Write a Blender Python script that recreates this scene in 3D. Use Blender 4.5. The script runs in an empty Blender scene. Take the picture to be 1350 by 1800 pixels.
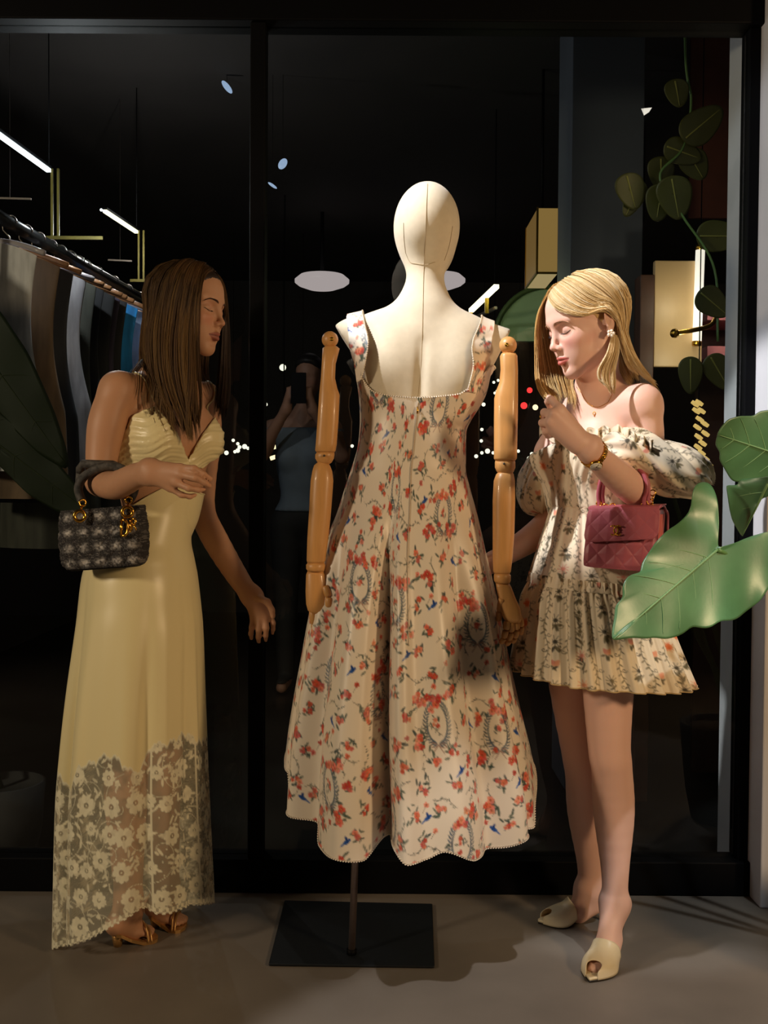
import bpy, math, random
import numpy as np
from mathutils import Vector, Matrix
random.seed(7); RNG = np.random.default_rng(7)
scene = bpy.context.scene
col = scene.collection
# ------------------------------------------------------------------ camera
FPX = 1850.0; CAMH = 1.137; PITCH = math.atan(50 / FPX); ROLL = math.radians(0.4)
CAM = np.array([0.0, 0.0, CAMH])
_r0 = np.array([1.0, 0, 0]); _u0 = np.array([0, math.sin(PITCH), math.cos(PITCH)])
FW = np.array([0, math.cos(PITCH), -math.sin(PITCH)])
RT = math.cos(ROLL) * _r0 + math.sin(ROLL) * _u0
UP = -math.sin(ROLL) * _r0 + math.cos(ROLL) * _u0
cd = bpy.data.cameras.new('camera'); cam = bpy.data.objects.new('camera', cd); col.objects.link(cam)
cd.sensor_fit = 'VERTICAL'; cd.sensor_height = 36; cd.lens = FPX / 1800 * 36; cd.clip_start = 0.05
m = Matrix.Identity(4)
for i in range(3):
    m[i][0] = RT[i]; m[i][1] = UP[i]; m[i][2] = -FW[i]; m[i][3] = CAM[i]
cam.matrix_world = m
scene.camera = cam
# ------------------------------------------------------------------ world, lights, exposure
scene.view_settings.view_transform = 'Standard'; scene.view_settings.look = 'None'
scene.view_settings.gamma = 1.0; scene.view_settings.use_curve_mapping = False
scene.view_settings.exposure = 0.0
scene.cycles.use_denoising = True
wd = bpy.data.worlds.new('night'); scene.world = wd; wd.use_nodes = True
wd.node_tree.nodes['Background'].inputs[0].default_value = (0.55, 0.5, 0.5, 1)
wd.node_tree.nodes['Background'].inputs[1].default_value = 0.012

def light(name, kind, loc, aim, power, color, size=0.05, spot=None, blend=0.3):
    d = bpy.data.lights.new(name, kind); d.energy = power; d.color = color
    if kind == 'SPOT':
        d.spot_size = math.radians(spot); d.spot_blend = blend; d.shadow_soft_size = size
    elif kind == 'AREA':
        d.shape = 'DISK'; d.size = size
    else:
        d.shadow_soft_size = size
    o = bpy.data.objects.new(name, d); col.objects.link(o); o.location = loc
    if aim is not None:
        o.rotation_euler = (Vector(aim) - Vector(loc)).to_track_quat('-Z', 'Y').to_euler()
    return o
# overhead white spot of the terrace, then added spots and warm fills
light('terrace_spot', 'SPOT', (-1.5, 1.72, 3.5), (0.18, 2.55, 1.72), 620, (0.97, 0.97, 1.0), 0.03, 17.4, 0.25)
light('column_fill_spot', 'SPOT', (-1.2, 0.8, 2.9), (1.00, 2.95, 1.75), 110, (0.78, 0.88, 1.0), 0.05, 19, 0.4)  # unseen cool spot, added just to light the column
light('floor_fill_spot', 'SPOT', (0.35, 0.7, 3.8), (0.52, 1.62, 0.0), 260, (0.98, 0.97, 1.0), 0.03, 28, 0.2)  # added spot, cone sized to brighten the floor in front
light('leaf_fill_spot', 'SPOT', (1.5, 0.7, 3.3), (0.92, 2.14, 1.08), 150, (0.86, 0.95, 1.0), 0.03, 12, 0.4)  # extra spot out of view, added to brighten the big leaves
light('warm_fill_right', 'AREA', (2.3, 0.3, 1.7), (0.3, 2.6, 0.8), 38, (1.0, 0.70, 0.40), 0.35)  # added warm fill, out of view on the right
light('warm_fill_left', 'AREA', (-2.9, 0.4, 1.9), (-0.5, 2.6, 0.8), 42, (1.0, 0.81, 0.57), 0.35)  # second added fill, unseen, brightens the left side

# ------------------------------------------------------------------ pixel helpers (1350x1800 frame)
def ray(px, py):
    return RT * ((px - 675) / FPX) - UP * ((py - 900) / FPX) + FW
def W(px, py, Y):
    d = ray(px, py); return CAM + d * (Y / d[1])
def G(px, py, z=0.0):
    d = ray(px, py); return CAM + d * ((z - CAMH) / d[2])
def PXY(P):
    q = np.asarray(P) - CAM; w = q @ FW
    return 675 + FPX * (q @ RT) / w, 900 - FPX * (q @ UP) / w
def S(npx, Y):
    return npx * Y / FPX
def srgb(r, g=None, b=None):
    if g is None: r, g, b = r
    f = lambda c: (c / 255 / 12.92) if c / 255 <= 0.04045 else ((c / 255 + 0.055) / 1.055) ** 2.4
    return (f(r), f(g), f(b))
def interp(t, pts):
    """monotone cubic interpolation of (t, value...) rows"""
    pts = np.array(pts, float); x = pts[:, 0]; t = np.clip(np.asarray(t, float), x[0], x[-1]); h = np.diff(x)
    i = np.clip(np.searchsorted(x, t, 'right') - 1, 0, len(h) - 1); s = (t - x[i]) / h[i]; out = []
    for k in range(1, pts.shape[1]):
        y = pts[:, k]; d = np.diff(y) / h; m = np.zeros(len(x)); m[0], m[-1] = d[0], d[-1]
        if len(d) > 1:
            w1, w2 = 2 * h[1:] + h[:-1], h[1:] + 2 * h[:-1]; ok = d[:-1] * d[1:] > 0; q = np.zeros(len(d) - 1)
            q[ok] = (w1 + w2)[ok] / (w1[ok] / d[:-1][ok] + w2[ok] / d[1:][ok]); m[1:-1] = q
        out.append((2 * s ** 3 - 3 * s ** 2 + 1) * y[i] + (s ** 3 - 2 * s ** 2 + s) * h[i] * m[i] + (-2 * s ** 3 + 3 * s ** 2) * y[i + 1] + (s ** 3 - s ** 2) * h[i] * m[i + 1])
    return out[0] if len(out) == 1 else np.stack(out, -1)
def crom(pts, n):
    """catmull-rom resample of a polyline (k,d) to n points"""
    P = np.array(pts, float); k = len(P)
    if k == 2:
        t = np.linspace(0, 1, n)[:, None]; return P[0] * (1 - t) + P[1] * t
    E = np.vstack([2 * P[0] - P[1], P, 2 * P[-1] - P[-2]])
    u = np.linspace(0, k - 1 - 1e-6, n); i = u.astype(int); f = (u - i)[:, None]
    a, b, c, d = E[i], E[i + 1], E[i + 2], E[i + 3]
    return 0.5 * (2 * b + (c - a) * f + (2 * a - 5 * b + 4 * c - d) * f ** 2 + (3 * b - a - 3 * c + d) * f ** 3)
def nrm(v):
    v = np.asarray(v, float); return v / (np.linalg.norm(v) + 1e-12)
def sstep(a, b, x):
    t = np.clip((x - a) / (b - a), 0, 1); return t * t * (3 - 2 * t)

# ------------------------------------------------------------------ objects
def tag(o, label=None, cat=None, group=None, kind=None):
    if label: o['label'] = label
    if cat: o['category'] = cat
    if group: o['group'] = group
    if kind: o['kind'] = kind
    return o
def empty(name, loc, label, cat, group=None):
    o = bpy.data.objects.new(name, None); col.objects.link(o); o.location = loc; o.empty_display_size = 0.05
    return tag(o, label, cat, group)
def setpar(o, parent):
    if parent is None: return
    o.parent = parent
    if parent.type == 'EMPTY':
        o.matrix_parent_inverse = Matrix.Translation(-Vector(parent.location))
def mesh(name, V, F, mat, parent=None, smooth=True, colors=None, label=None, alpha=None):
    me = bpy.data.meshes.new(name)
    V = np.asarray(V, np.float32)
    if isinstance(F, np.ndarray):
        n, k = F.shape
        me.vertices.add(len(V)); me.vertices.foreach_set('co', V.ravel())
        me.loops.add(n * k); me.loops.foreach_set('vertex_index', F.ravel().astype(np.int32))
        me.polygons.add(n)
        me.polygons.foreach_set('loop_start', np.arange(0, n * k, k, dtype=np.int32))
        me.polygons.foreach_set('loop_total', np.full(n, k, np.int32))
        me.update(calc_edges=True)
    else:
        me.from_pydata([tuple(map(float, v)) for v in V], [], F); me.update()
    me.polygons.foreach_set('use_smooth', np.full(len(me.polygons), bool(smooth)))
    if colors is not None:
        a = me.color_attributes.new('col', 'FLOAT_COLOR', 'POINT')
        c = np.ones((len(V), 4), np.float32); c[:, :3] = colors
        if alpha is not None: c[:, 3] = alpha
        a.data.foreach_set('color', c.ravel())
    if mat is not None:
        for mm in (mat if isinstance(mat, list) else [mat]): me.materials.append(mm)
    o = bpy.data.objects.new(name, me); col.objects.link(o)
    setpar(o, parent)
    if label: o['label'] = label
    return o
class MB:
    """collects shapes of one part"""
    def __init__(s): s.V = []; s.F = []
    def add(s, V, F):
        b = len(s.V); s.V += [tuple(map(float, v)) for v in V]; s.F += [tuple(i + b for i in f) for f in F]; return s
    def box(s, c, d, R=None, bev=0.0):
        """box centre c, full size d, rotation R (3x3), chamfered by bev"""
        c = np.asarray(c, float); h = np.asarray(d, float) / 2; R = np.eye(3) if R is None else np.asarray(R)
        if bev <= 0:
            V = [c + R @ (np.array([x, y, z]) * h) for x in (-1, 1) for y in (-1, 1) for z in (-1, 1)]
            return s.add(V, [(0, 1, 3, 2), (4, 6, 7, 5), (0, 4, 5, 1), (2, 3, 7, 6), (0, 2, 6, 4), (1, 5, 7, 3)])
        import bmesh
        bm = bmesh.new(); bmesh.ops.create_cube(bm, size=1.0)
        for v in bm.verts: v.co = Vector((v.co.x * d[0], v.co.y * d[1], v.co.z * d[2]))
        bmesh.ops.bevel(bm, geom=bm.edges[:], offset=bev, segments=2, affect='EDGES', profile=0.5)
        bm.verts.ensure_lookup_table()
        V = [c + R @ np.array(v.co) for v in bm.verts]; F = [tuple(v.index for v in f.verts) for f in bm.faces]
        bm.free(); return s.add(V, F)
    def tube(s, pts, r, n=8, cap=True, flat=None, upv=None):
        """tube along pts; r scalar or list; flat = second radius factor"""
        P = np.array(pts, float); k = len(P); r = np.broadcast_to(np.asarray(r, float), (k,))
        T = np.gradient(P, axis=0); T /= np.linalg.norm(T, axis=1)[:, None] + 1e-12
        u = np.array(upv, float) if upv is not None else (np.array([0, 0, 1.0]) if abs(T[0][2]) < 0.9 else np.array([1.0, 0, 0]))
        V = []; 
        for i in range(k):
            a = u - T[i] * (u @ T[i]); a = nrm(a); b = np.cross(T[i], a); 
            if upv is None: u = a
            for j in range(n):
                th = 2 * math.pi * j / n
                V.append(P[i] + r[i] * (math.cos(th) * a * (flat or 1) + math.sin(th) * b))
        F = [(i * n + j, i * n + (j + 1) % n, (i + 1) * n + (j + 1) % n, (i + 1) * n + j) for i in range(k - 1) for j in range(n)]
        if cap:
            F += [tuple(range(n - 1, -1, -1)), tuple((k - 1) * n + j for j in range(n))]
        return s.add(V, F)
    def loft(s, rings, cap=True):
        n = len(rings[0]); k = len(rings); V = [p for r in rings for p in r]
        F = [(i * n + j, i * n + (j + 1) % n, (i + 1) * n + (j + 1) % n, (i + 1) * n + j) for i in range(k - 1) for j in range(n)]
        if cap: F += [tuple(range(n - 1, -1, -1)), tuple((k - 1) * n + j for j in range(n))]
        return s.add(V, F)
    def ball(s, c, r, nu=12, nv=8, R=None):
        c = np.asarray(c, float); r = np.broadcast_to(np.asarray(r, float), (3,)); R = np.eye(3) if R is None else R
        rings = []
        for i in range(1, nv):
            ph = math.pi * i / nv
            rings.append([c + R @ (r * np.array([math.sin(ph) * math.cos(2 * math.pi * j / nu), math.sin(ph) * math.sin(2 * math.pi * j / nu), math.cos(ph)])) for j in range(nu)])
        b = len(s.V); s.loft(rings, cap=False)
        t = len(s.V); s.V += [tuple(c + R @ (r * np.array([0, 0, 1.0]))), tuple(c - R @ (r * np.array([0, 0, 1.0])))]
        for j in range(nu):
            s.F.append((t, b + (j + 1) % nu, b + j)[::-1]); e = b + (nv - 2) * nu
            s.F.append((t + 1, e + j, e + (j + 1) % nu)[::-1])
        return s
    def torus(s, c, ax, R0, r, nu=20, nv=8, u=None):
        ax = nrm(ax); a = nrm(np.cross(ax, [0.3, 0.2, 0.9] if abs(ax[2]) < 0.9 else [1, 0, 0])); b = np.cross(ax, a)
        c = np.asarray(c, float); V = []
        for i in range(nu):
            d = math.cos(2 * math.pi * i / nu) * a + math.sin(2 * math.pi * i / nu) * b
            for j in range(nv):
                th = 2 * math.pi * j / nv; V.append(c + d * (R0 + r * math.cos(th)) + ax * r * math.sin(th))
        F = [(i * nv + j, i * nv + (j + 1) % nv, ((i + 1) % nu) * nv + (j + 1) % nv, ((i + 1) % nu) * nv + j) for i in range(nu) for j in range(nv)]
        return s.add(V, F)
    def prism(s, poly, z0, z1):
        n = len(poly); V = [(x, y, z0) for x, y in poly] + [(x, y, z1) for x, y in poly]
        return s.add(V, [tuple(range(n))[::-1], tuple(range(n, 2 * n))] + [(i, (i + 1) % n, n + (i + 1) % n, n + i) for i in range(n)])
    def build(s, name, mat, parent=None, smooth=True, label=None):
        return mesh(name, s.V, s.F, mat, parent, smooth, label=label)
def smooth_by_angle(o, ang=40):
    me = o.data; me.polygons.foreach_set('use_smooth', np.ones(len(me.polygons), bool))
    try: me.set_sharp_from_angle(angle=math.radians(ang))
    except Exception: pass
    return o
def copy_tree(o, parent=None):
    c = o.copy(); col.objects.link(c)
    if parent: c.parent = parent
    for ch in list(o.children): copy_tree(ch, c)
    return c
def gridfaces(nv, nu, closed=False):
    i = np.arange(nv - 1)[:, None]; w = nu if closed else nu - 1
    j = np.arange(w)[None, :]; j1 = (j + 1) % nu
    return np.stack([i * nu + j, i * nu + j1, (i + 1) * nu + j1, (i + 1) * nu + j], -1).reshape(-1, 4)

# ------------------------------------------------------------------ materials
def mat(name, c, rough=0.5, metal=0.0, var=0.0, scale=20.0, bump=0.0, bscale=200.0, attr=False, emit=None, estr=1.0,
        spec=0.5, sheen=0.0, sss=0.0, alpha=False, coat=0.0, trans=0.0, stretch=None, ssscol=None):
    mt = bpy.data.materials.new(name); mt.use_nodes = True; nt = mt.node_tree; N = nt.nodes; L = nt.links
    p = N['Principled BSDF']; p.inputs['Base Color'].default_value = (*c, 1); p.inputs['Roughness'].default_value = rough
    p.inputs['Metallic'].default_value = metal; p.inputs['Specular IOR Level'].default_value = spec
    if sheen: p.inputs['Sheen Weight'].default_value = sheen
    if coat: p.inputs['Coat Weight'].default_value = coat
    if trans: p.inputs['Transmission Weight'].default_value = trans
    if sss:
        p.inputs['Subsurface Weight'].default_value = sss; p.inputs['Subsurface Radius'].default_value = ssscol or (1.0, 0.4, 0.2)
        p.inputs['Subsurface Scale'].default_value = 0.008
    src = None
    if attr:
        a = N.new('ShaderNodeAttribute'); a.attribute_name = 'col'; src = a.outputs['Color']; L.new(src, p.inputs['Base Color'])
        if alpha: L.new(a.outputs['Alpha'], p.inputs['Alpha'])
    tc = N.new('ShaderNodeTexCoord'); vec = tc.outputs['Object']
    if stretch:
        mp = N.new('ShaderNodeMapping'); mp.inputs['Scale'].default_value = stretch; L.new(vec, mp.inputs['Vector']); vec = mp.outputs['Vector']
    if var:
        nz = N.new('ShaderNodeTexNoise'); nz.inputs['Scale'].default_value = scale; nz.inputs['Detail'].default_value = 6
        L.new(vec, nz.inputs['Vector'])
        mr = N.new('ShaderNodeMapRange'); mr.inputs['From Min'].default_value = 0.3; mr.inputs['From Max'].default_value = 0.7
        mr.inputs['To Min'].default_value = 1 - var; mr.inputs['To Max'].default_value = 1 + var
        L.new(nz.outputs['Fac'], mr.inputs['Value'])
        mx = N.new('ShaderNodeMix'); mx.data_type = 'RGBA'; mx.blend_type = 'MULTIPLY'; mx.inputs[0].default_value = 1
        if src: L.new(src, mx.inputs[6])
        else: mx.inputs[6].default_value = (*c, 1)
        L.new(mr.outputs['Result'], mx.inputs[7]); L.new(mx.outputs[2], p.inputs['Base Color'])
    if bump:
        nb = N.new('ShaderNodeTexNoise'); nb.inputs['Scale'].default_value = bscale; nb.inputs['Detail'].default_value = 3
        L.new(vec, nb.inputs['Vector'])
        bp = N.new('ShaderNodeBump'); bp.inputs['Strength'].default_value = bump; bp.inputs['Distance'].default_value = 0.002
        L.new(nb.outputs['Fac'], bp.inputs['Height']); L.new(bp.outputs['Normal'], p.inputs['Normal'])
    if emit:
        p.inputs['Emission Color'].default_value = (*emit, 1); p.inputs['Emission Strength'].default_value = estr
    return mt
BLACK = mat('black_powder_coat', (0.0025, 0.0025, 0.003), 0.6, bump=0.05, spec=0.08)
BRASS = mat('brass', srgb(190, 150, 60), 0.3, 1.0, var=0.15, scale=15)
GOLD = mat('polished_gold', srgb(225, 170, 70), 0.22, 1.0, var=0.08, scale=30)
STEEL = mat('brushed_steel', srgb(150, 140, 135), 0.35, 1.0, var=0.1, scale=40)

# ------------------------------------------------------------------ signed distance modelling
class Field:
    def __init__(s, xs, ys, zs):
        s.xs = np.asarray(xs, np.float32); s.ys = np.asarray(ys, np.float32); s.zs = np.asarray(zs, np.float32)
        s.F = np.full((len(s.xs), len(s.ys), len(s.zs)), 0.5, np.float32)
    def win(s, lo, hi):
        sl = []
        for a, l, h in zip((s.xs, s.ys, s.zs), lo, hi):
            i = np.searchsorted(a, l); j = np.searchsorted(a, h)
            if j <= i: return None
            sl.append(slice(int(i), int(j)))
        return tuple(sl)
    def pts(s, sl):
        return s.xs[sl[0]][:, None, None], s.ys[sl[1]][None, :, None], s.zs[sl[2]][None, None, :]
    def op(s, sl, d, k, sub=False):
        A = s.F[sl]; d = d.astype(np.float32)
        if sub:
            d = -d; h = np.maximum(k - np.abs(A - d), 0) / max(k, 1e-6); s.F[sl] = np.maximum(A, d) + h * h * k * 0.25
        else:
            h = np.maximum(k - np.abs(A - d), 0) / max(k, 1e-6); s.F[sl] = np.minimum(A, d) - h * h * k * 0.25
    def cone(s, a, b, ra, rb=None, k=0.01, sub=False):
        rb = ra if rb is None else rb
        a = np.asarray(a, float); b = np.asarray(b, float); R = max(ra, rb) + k + 0.012
        sl = s.win(np.minimum(a, b) - R, np.maximum(a, b) + R)
        if sl is None: return
        X, Y, Z = s.pts(sl); ab = b - a; L = ab @ ab + 1e-12
        t = np.clip(((X - a[0]) * ab[0] + (Y - a[1]) * ab[1] + (Z - a[2]) * ab[2]) / L, 0, 1)
        d = np.sqrt((X - a[0] - t * ab[0]) ** 2 + (Y - a[1] - t * ab[1]) ** 2 + (Z - a[2] - t * ab[2]) ** 2) - (ra + (rb - ra) * t)
        s.op(sl, d, k, sub)
    def chain(s, P, R, k=0.01, sub=False):
        for i in range(len(P) - 1): s.cone(P[i], P[i + 1], R[i], R[i + 1], k, sub)
    def ell(s, c, r, R=None, k=0.01, sub=False):
        c = np.asarray(c, float); r = np.asarray(r, float); R = np.eye(3) if R is None else np.asarray(R, float)
        ext = np.sqrt((R ** 2) @ (r ** 2)) + k + 0.012
        sl = s.win(c - ext, c + ext)
        if sl is None: return
        X, Y, Z = s.pts(sl); X = X - c[0]; Y = Y - c[1]; Z = Z - c[2]
        q = [(R[0, i] * X + R[1, i] * Y + R[2, i] * Z) / r[i] for i in range(3)]
        k0 = np.sqrt(q[0] ** 2 + q[1] ** 2 + q[2] ** 2); k1 = np.sqrt((q[0] / r[0]) ** 2 + (q[1] / r[1]) ** 2 + (q[2] / r[2]) ** 2)
        s.op(sl, k0 * (k0 - 1) / np.maximum(k1, 1e-6), k, sub)
    def sample(s, P):
        P = np.asarray(P, np.float32); idx = []; fr = []
        for a, v in zip((s.xs, s.ys, s.zs), P.T):
            i = np.clip(np.searchsorted(a, v) - 1, 0, len(a) - 2); idx.append(i); fr.append(np.clip((v - a[i]) / (a[i + 1] - a[i]), 0, 1))
        i, j, k = idx; f, g, h = fr; F = s.F
        c = lambda a, b, d: F[i + a, j + b, k + d]
        return ((c(0, 0, 0) * (1 - f) + c(1, 0, 0) * f) * (1 - g) + (c(0, 1, 0) * (1 - f) + c(1, 1, 0) * f) * g) * (1 - h) + \
               ((c(0, 0, 1) * (1 - f) + c(1, 0, 1) * f) * (1 - g) + (c(0, 1, 1) * (1 - f) + c(1, 1, 1) * f) * g) * h
    def grad(s, P, e=0.003):
        g = np.stack([s.sample(P + np.eye(3)[i] * e) - s.sample(P - np.eye(3)[i] * e) for i in range(3)], -1)
        return g / (np.linalg.norm(g, axis=1)[:, None] + 1e-9)
    def push(s, P, margin, it=4):
        P = np.array(P, float)
        for _ in range(it):
            d = s.sample(P); bad = d < margin
            if not bad.any(): break
            mg = margin if np.isscalar(margin) else margin[bad]
            P[bad] += s.grad(P[bad]) * (mg - d[bad])[:, None]
        return P
    def stick(s, P, margin, it=12):
        P = np.array(P, float)
        for _ in range(it): P += s.grad(P) * np.clip(margin - s.sample(P), -0.01, 0.01)[:, None]
        return P
    def nets(s, F=None, sl=None):
        """surface nets -> verts, quads"""
        F = s.F if F is None else F
        ax = [s.xs, s.ys, s.zs]
        if sl is not None: ax = [a[q] for a, q in zip(ax, sl)]
        nx, ny, nz = F.shape; ins = F < 0
        cnt = np.zeros((nx - 1, ny - 1, nz - 1), np.int8)
        for a in (0, 1):
            for b in (0, 1):
                for c in (0, 1): cnt += ins[a:nx - 1 + a, b:ny - 1 + b, c:nz - 1 + c]
        act = (cnt > 0) & (cnt < 8); I, J, K = np.nonzero(act)
        acc = np.zeros((len(I), 3)); n = np.zeros(len(I))
        cor = [(a, b, c) for a in (0, 1) for b in (0, 1) for c in (0, 1)]
        val = {q: F[I + q[0], J + q[1], K + q[2]] for q in cor}
        for q in cor:
            for d in range(3):
                if q[d]: continue
                q2 = list(q); q2[d] = 1; q2 = tuple(q2); v0, v1 = val[q], val[q2]; cr = (v0 < 0) != (v1 < 0)
                if not cr.any(): continue
                t = np.where(cr, v0 / np.where(v0 == v1, 1, v0 - v1), 0)
                p = np.tile(np.array(q, float), (len(I), 1)); p[:, d] = t
                acc[cr] += p[cr]; n[cr] += 1
        loc = acc / n[:, None]; V = np.empty((len(I), 3))
        for d, ii in enumerate((I, J, K)):
            a = ax[d]; V[:, d] = a[ii] + loc[:, d] * (a[ii + 1] - a[ii])
        vid = np.full(act.shape, -1, np.int32); vid[I, J, K] = np.arange(len(I))
        Q = []
        for d in range(3):
            A = [slice(None)] * 3; B = [slice(None)] * 3; A[d] = slice(0, -1); B[d] = slice(1, None)
            s0 = ins[tuple(A)]; s1 = ins[tuple(B)]; i, j, k = np.nonzero(s0 != s1); g = [i, j, k]
            e, f = [(1, 2), (2, 0), (0, 1)][d]
            ok = (g[e] > 0) & (g[f] > 0) & (g[e] < act.shape[e]) & (g[f] < act.shape[f]); g = [q[ok] for q in g]
            fl = s0[g[0], g[1], g[2]]
            def vv(de, df):
                h = [q.copy() for q in g]; h[e] -= de; h[f] -= df; return vid[h[0], h[1], h[2]]
            q = np.stack([vv(1, 1), vv(0, 1), vv(0, 0), vv(1, 0)], -1)
            q[~fl] = q[~fl][:, ::-1]; Q.append(q)
        Q = np.concatenate(Q); Q = Q[(Q >= 0).all(1)]
        return V, Q
def axis(segs):
    """non-uniform axis from (start, end, step) segments"""
    out = []
    for a, b, st in segs:
        n = max(2, int(math.ceil((b - a) / st))); out.append(np.linspace(a, b, n, endpoint=False))
    out.append([segs[-1][1]]); return np.concatenate(out)
def relax(V, Q, it=2, lam=0.5):
    """umbrella smoothing on quads"""
    n = len(V)
    for _ in range(it):
        acc = np.zeros_like(V); cnt = np.zeros(n)
        for a in range(4):
            b = Q[:, (a + 1) % 4]; 
            for d in range(3): acc[:, d] += np.bincount(Q[:, a], V[b, d], n) + np.bincount(b, V[Q[:, a], d], n)
            cnt += np.bincount(Q[:, a], minlength=n) + np.bincount(b, minlength=n)
        V = V + lam * (acc / np.maximum(cnt, 1)[:, None] - V)
    return V
# ================================================================== setting
GY = 2.93                                   # shop-front plane
FLOORM = mat('concrete', srgb(116, 107, 97), 0.45, var=0.22, scale=2.2, bump=0.08, bscale=60, spec=0.35)
INFLOOR = mat('shop_floor', (0.006, 0.006, 0.006), 0.4, var=0.2, scale=5)
INWALL = mat('shop_wall_dark', (0.018, 0.015, 0.014), 0.8, var=0.2, scale=3)
WHITEP = mat('white_plaster', srgb(214, 212, 214), 0.75, var=0.05, scale=6, bump=0.1, bscale=90)
PILLAR = mat('grey_pillar_paint', srgb(82, 88, 98), 0.7, var=0.06, scale=4)
def struct(name, mb, mt, smooth=False, parent=None):
    o = mb.build(name, mt, parent, smooth)
    if parent is None: tag(o, kind='structure')
    return o
struct('floor', MB().box((0, -0.05, -0.05), (9, 6.0, 0.1)), FLOORM)
struct('floor_shop', MB().box((0, 6.15, -0.056), (9, 6.4, 0.1)), INFLOOR)
struct('wall_back', MB().box((0, 9.3, 1.6), (9, 0.1, 3.4)), INWALL)
struct('wall_left', MB().box((-2.6, 6.2, 1.6), (0.1, 6.1, 3.4)), INWALL)
struct('wall_right', MB().box((3.4, 6.2, 1.6), (0.1, 6.1, 3.4)), INWALL)
struct('ceiling', MB().box((0.4, 6.2, 2.95), (6.1, 6.2, 0.1)), INWALL)
gx0 = -2.6; gpost = W(1308, 900, GY)[0]; gm = (W(440, 900, GY)[0], W(466, 900, GY)[0])
htop = W(675, 50, GY)[2]; rail = W(675, 1502, GY)[2]
struct('trim_1', MB().box(((gx0 + 1.2) / 2, GY, htop + 0.35), (1.2 - gx0, 0.10, 0.7), bev=0.004), BLACK)      # header beam
struct('trim_2', MB().box(((gx0 + 1.2) / 2, GY, rail / 2), (1.2 - gx0, 0.09, rail), bev=0.004), BLACK)      # bottom rail
struct('trim_3', MB().box(((gm[0] + gm[1]) / 2, GY - 0.003, (htop + rail) / 2), (gm[1] - gm[0], 0.07, htop - rail), bev=0.003), BLACK)
xr = W(1336, 900, 2.82)[0]; xl = W(1300, 900, GY)[0]
struct('trim_4', MB().box(((xl + xr) / 2 + 0.01, GY + 0.01, (htop + rail) / 2), (xr - xl + 0.02, 0.07, htop - rail), bev=0.003), BLACK)
cx0 = G(1336, 1597)
struct('wall_column', MB().box((cx0[0] + 0.4, cx0[1] + 0.185, 1.6), (0.8, 0.37, 3.2), bev=0.004), WHITEP)
# panes of glass: clear with mirror-like surface reflection
gl = bpy.data.materials.new('shop_glass'); gl.use_nodes = True
nt = gl.node_tree; nt.nodes.remove(nt.nodes['Principled BSDF']); out = nt.nodes['Material Output']
tb = nt.nodes.new('ShaderNodeBsdfTransparent'); tb.inputs[0].default_value = (0.86, 0.88, 0.87, 1)
gb = nt.nodes.new('ShaderNodeBsdfGlossy'); gb.inputs['Roughness'].default_value = 0.0; gb.inputs[0].default_value = (1, 1, 1, 1)
fr = nt.nodes.new('ShaderNodeFresnel'); fr.inputs[0].default_value = 1.5
mx = nt.nodes.new('ShaderNodeMixShader'); ge = nt.nodes.new('ShaderNodeNewGeometry'); mm_ = nt.nodes.new('ShaderNodeMath'); mm_.operation = 'SUBTRACT'; mm_.use_clamp = True; nt.links.new(fr.outputs[0], mm_.inputs[0]); nt.links.new(ge.outputs['Backfacing'], mm_.inputs[1]); nt.links.new(mm_.outputs[0], mx.inputs[0]); nt.links.new(tb.outputs[0], mx.inputs[1])
nt.links.new(gb.outputs[0], mx.inputs[2]); nt.links.new(mx.outputs[0], out.inputs[0])
struct('window_1', MB().box(((gx0 + gm[0]) / 2, GY, (htop + rail) / 2), (gm[0] - gx0, 0.012, htop - rail)), gl)
struct('window_2', MB().box(((gm[1] + xl) / 2, GY, (htop + rail) / 2), (xl - gm[1], 0.012, htop - rail)), gl)
# grey pillar inside, warm-lit partition
pa, pb = W(1000, 700, 3.9), W(1126, 700, 3.9)
struct('wall_pillar', MB().box(((pa[0] + pb[0]) / 2, 4.05, 1.45), (pb[0] - pa[0], 0.3, 2.9), bev=0.003), PILLAR)

# ================================================================== shop interior
def glow(name, c, s): return mat(name, (0.02, 0.02, 0.02), 0.4, emit=c, estr=s)
LEDW = glow('led_cool', (0.86, 0.95, 1.0), 3.0); LEDY = glow('led_warm', (1.0, 0.93, 0.6), 2.6)
WARMB = glow('warm_bulb', (1.0, 0.78, 0.42), 2.2); PALEB = glow('pale_bulb', (1.0, 0.97, 0.75), 1.6); REDB = glow('red_bulb', (1.0, 0.03, 0.03), 2.4)
DISC = glow('lit_opal', (1.0, 0.84, 0.84), 0.50); BLUEG = glow('pale_blue_glow', (0.5, 0.68, 1.0), 0.72)
LANT = glow('amber_lantern_panel', (1.0, 0.60, 0.17), 0.28); LANTD = glow('amber_lantern_side', (1.0, 0.56, 0.15), 0.17); LANTB = glow('lantern_bottom', (1.0, 0.72, 0.33), 0.42)
def bar(mb, a, b, w, h=None):
    a = np.asarray(a); b = np.asarray(b); d = nrm(b - a); h = h or w
    u = nrm(np.cross(d, [0, 0, 1] if abs(d[2]) < 0.9 else [0, 1, 0])); v = np.cross(u, d); R = np.stack([d, u, v], 1)
    return mb.box((a + b) / 2, (np.linalg.norm(b - a), w, h), R)
OLDB = mat('aged_brass', srgb(74, 66, 18), 0.5, 0.6, var=0.2, scale=20)
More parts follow.
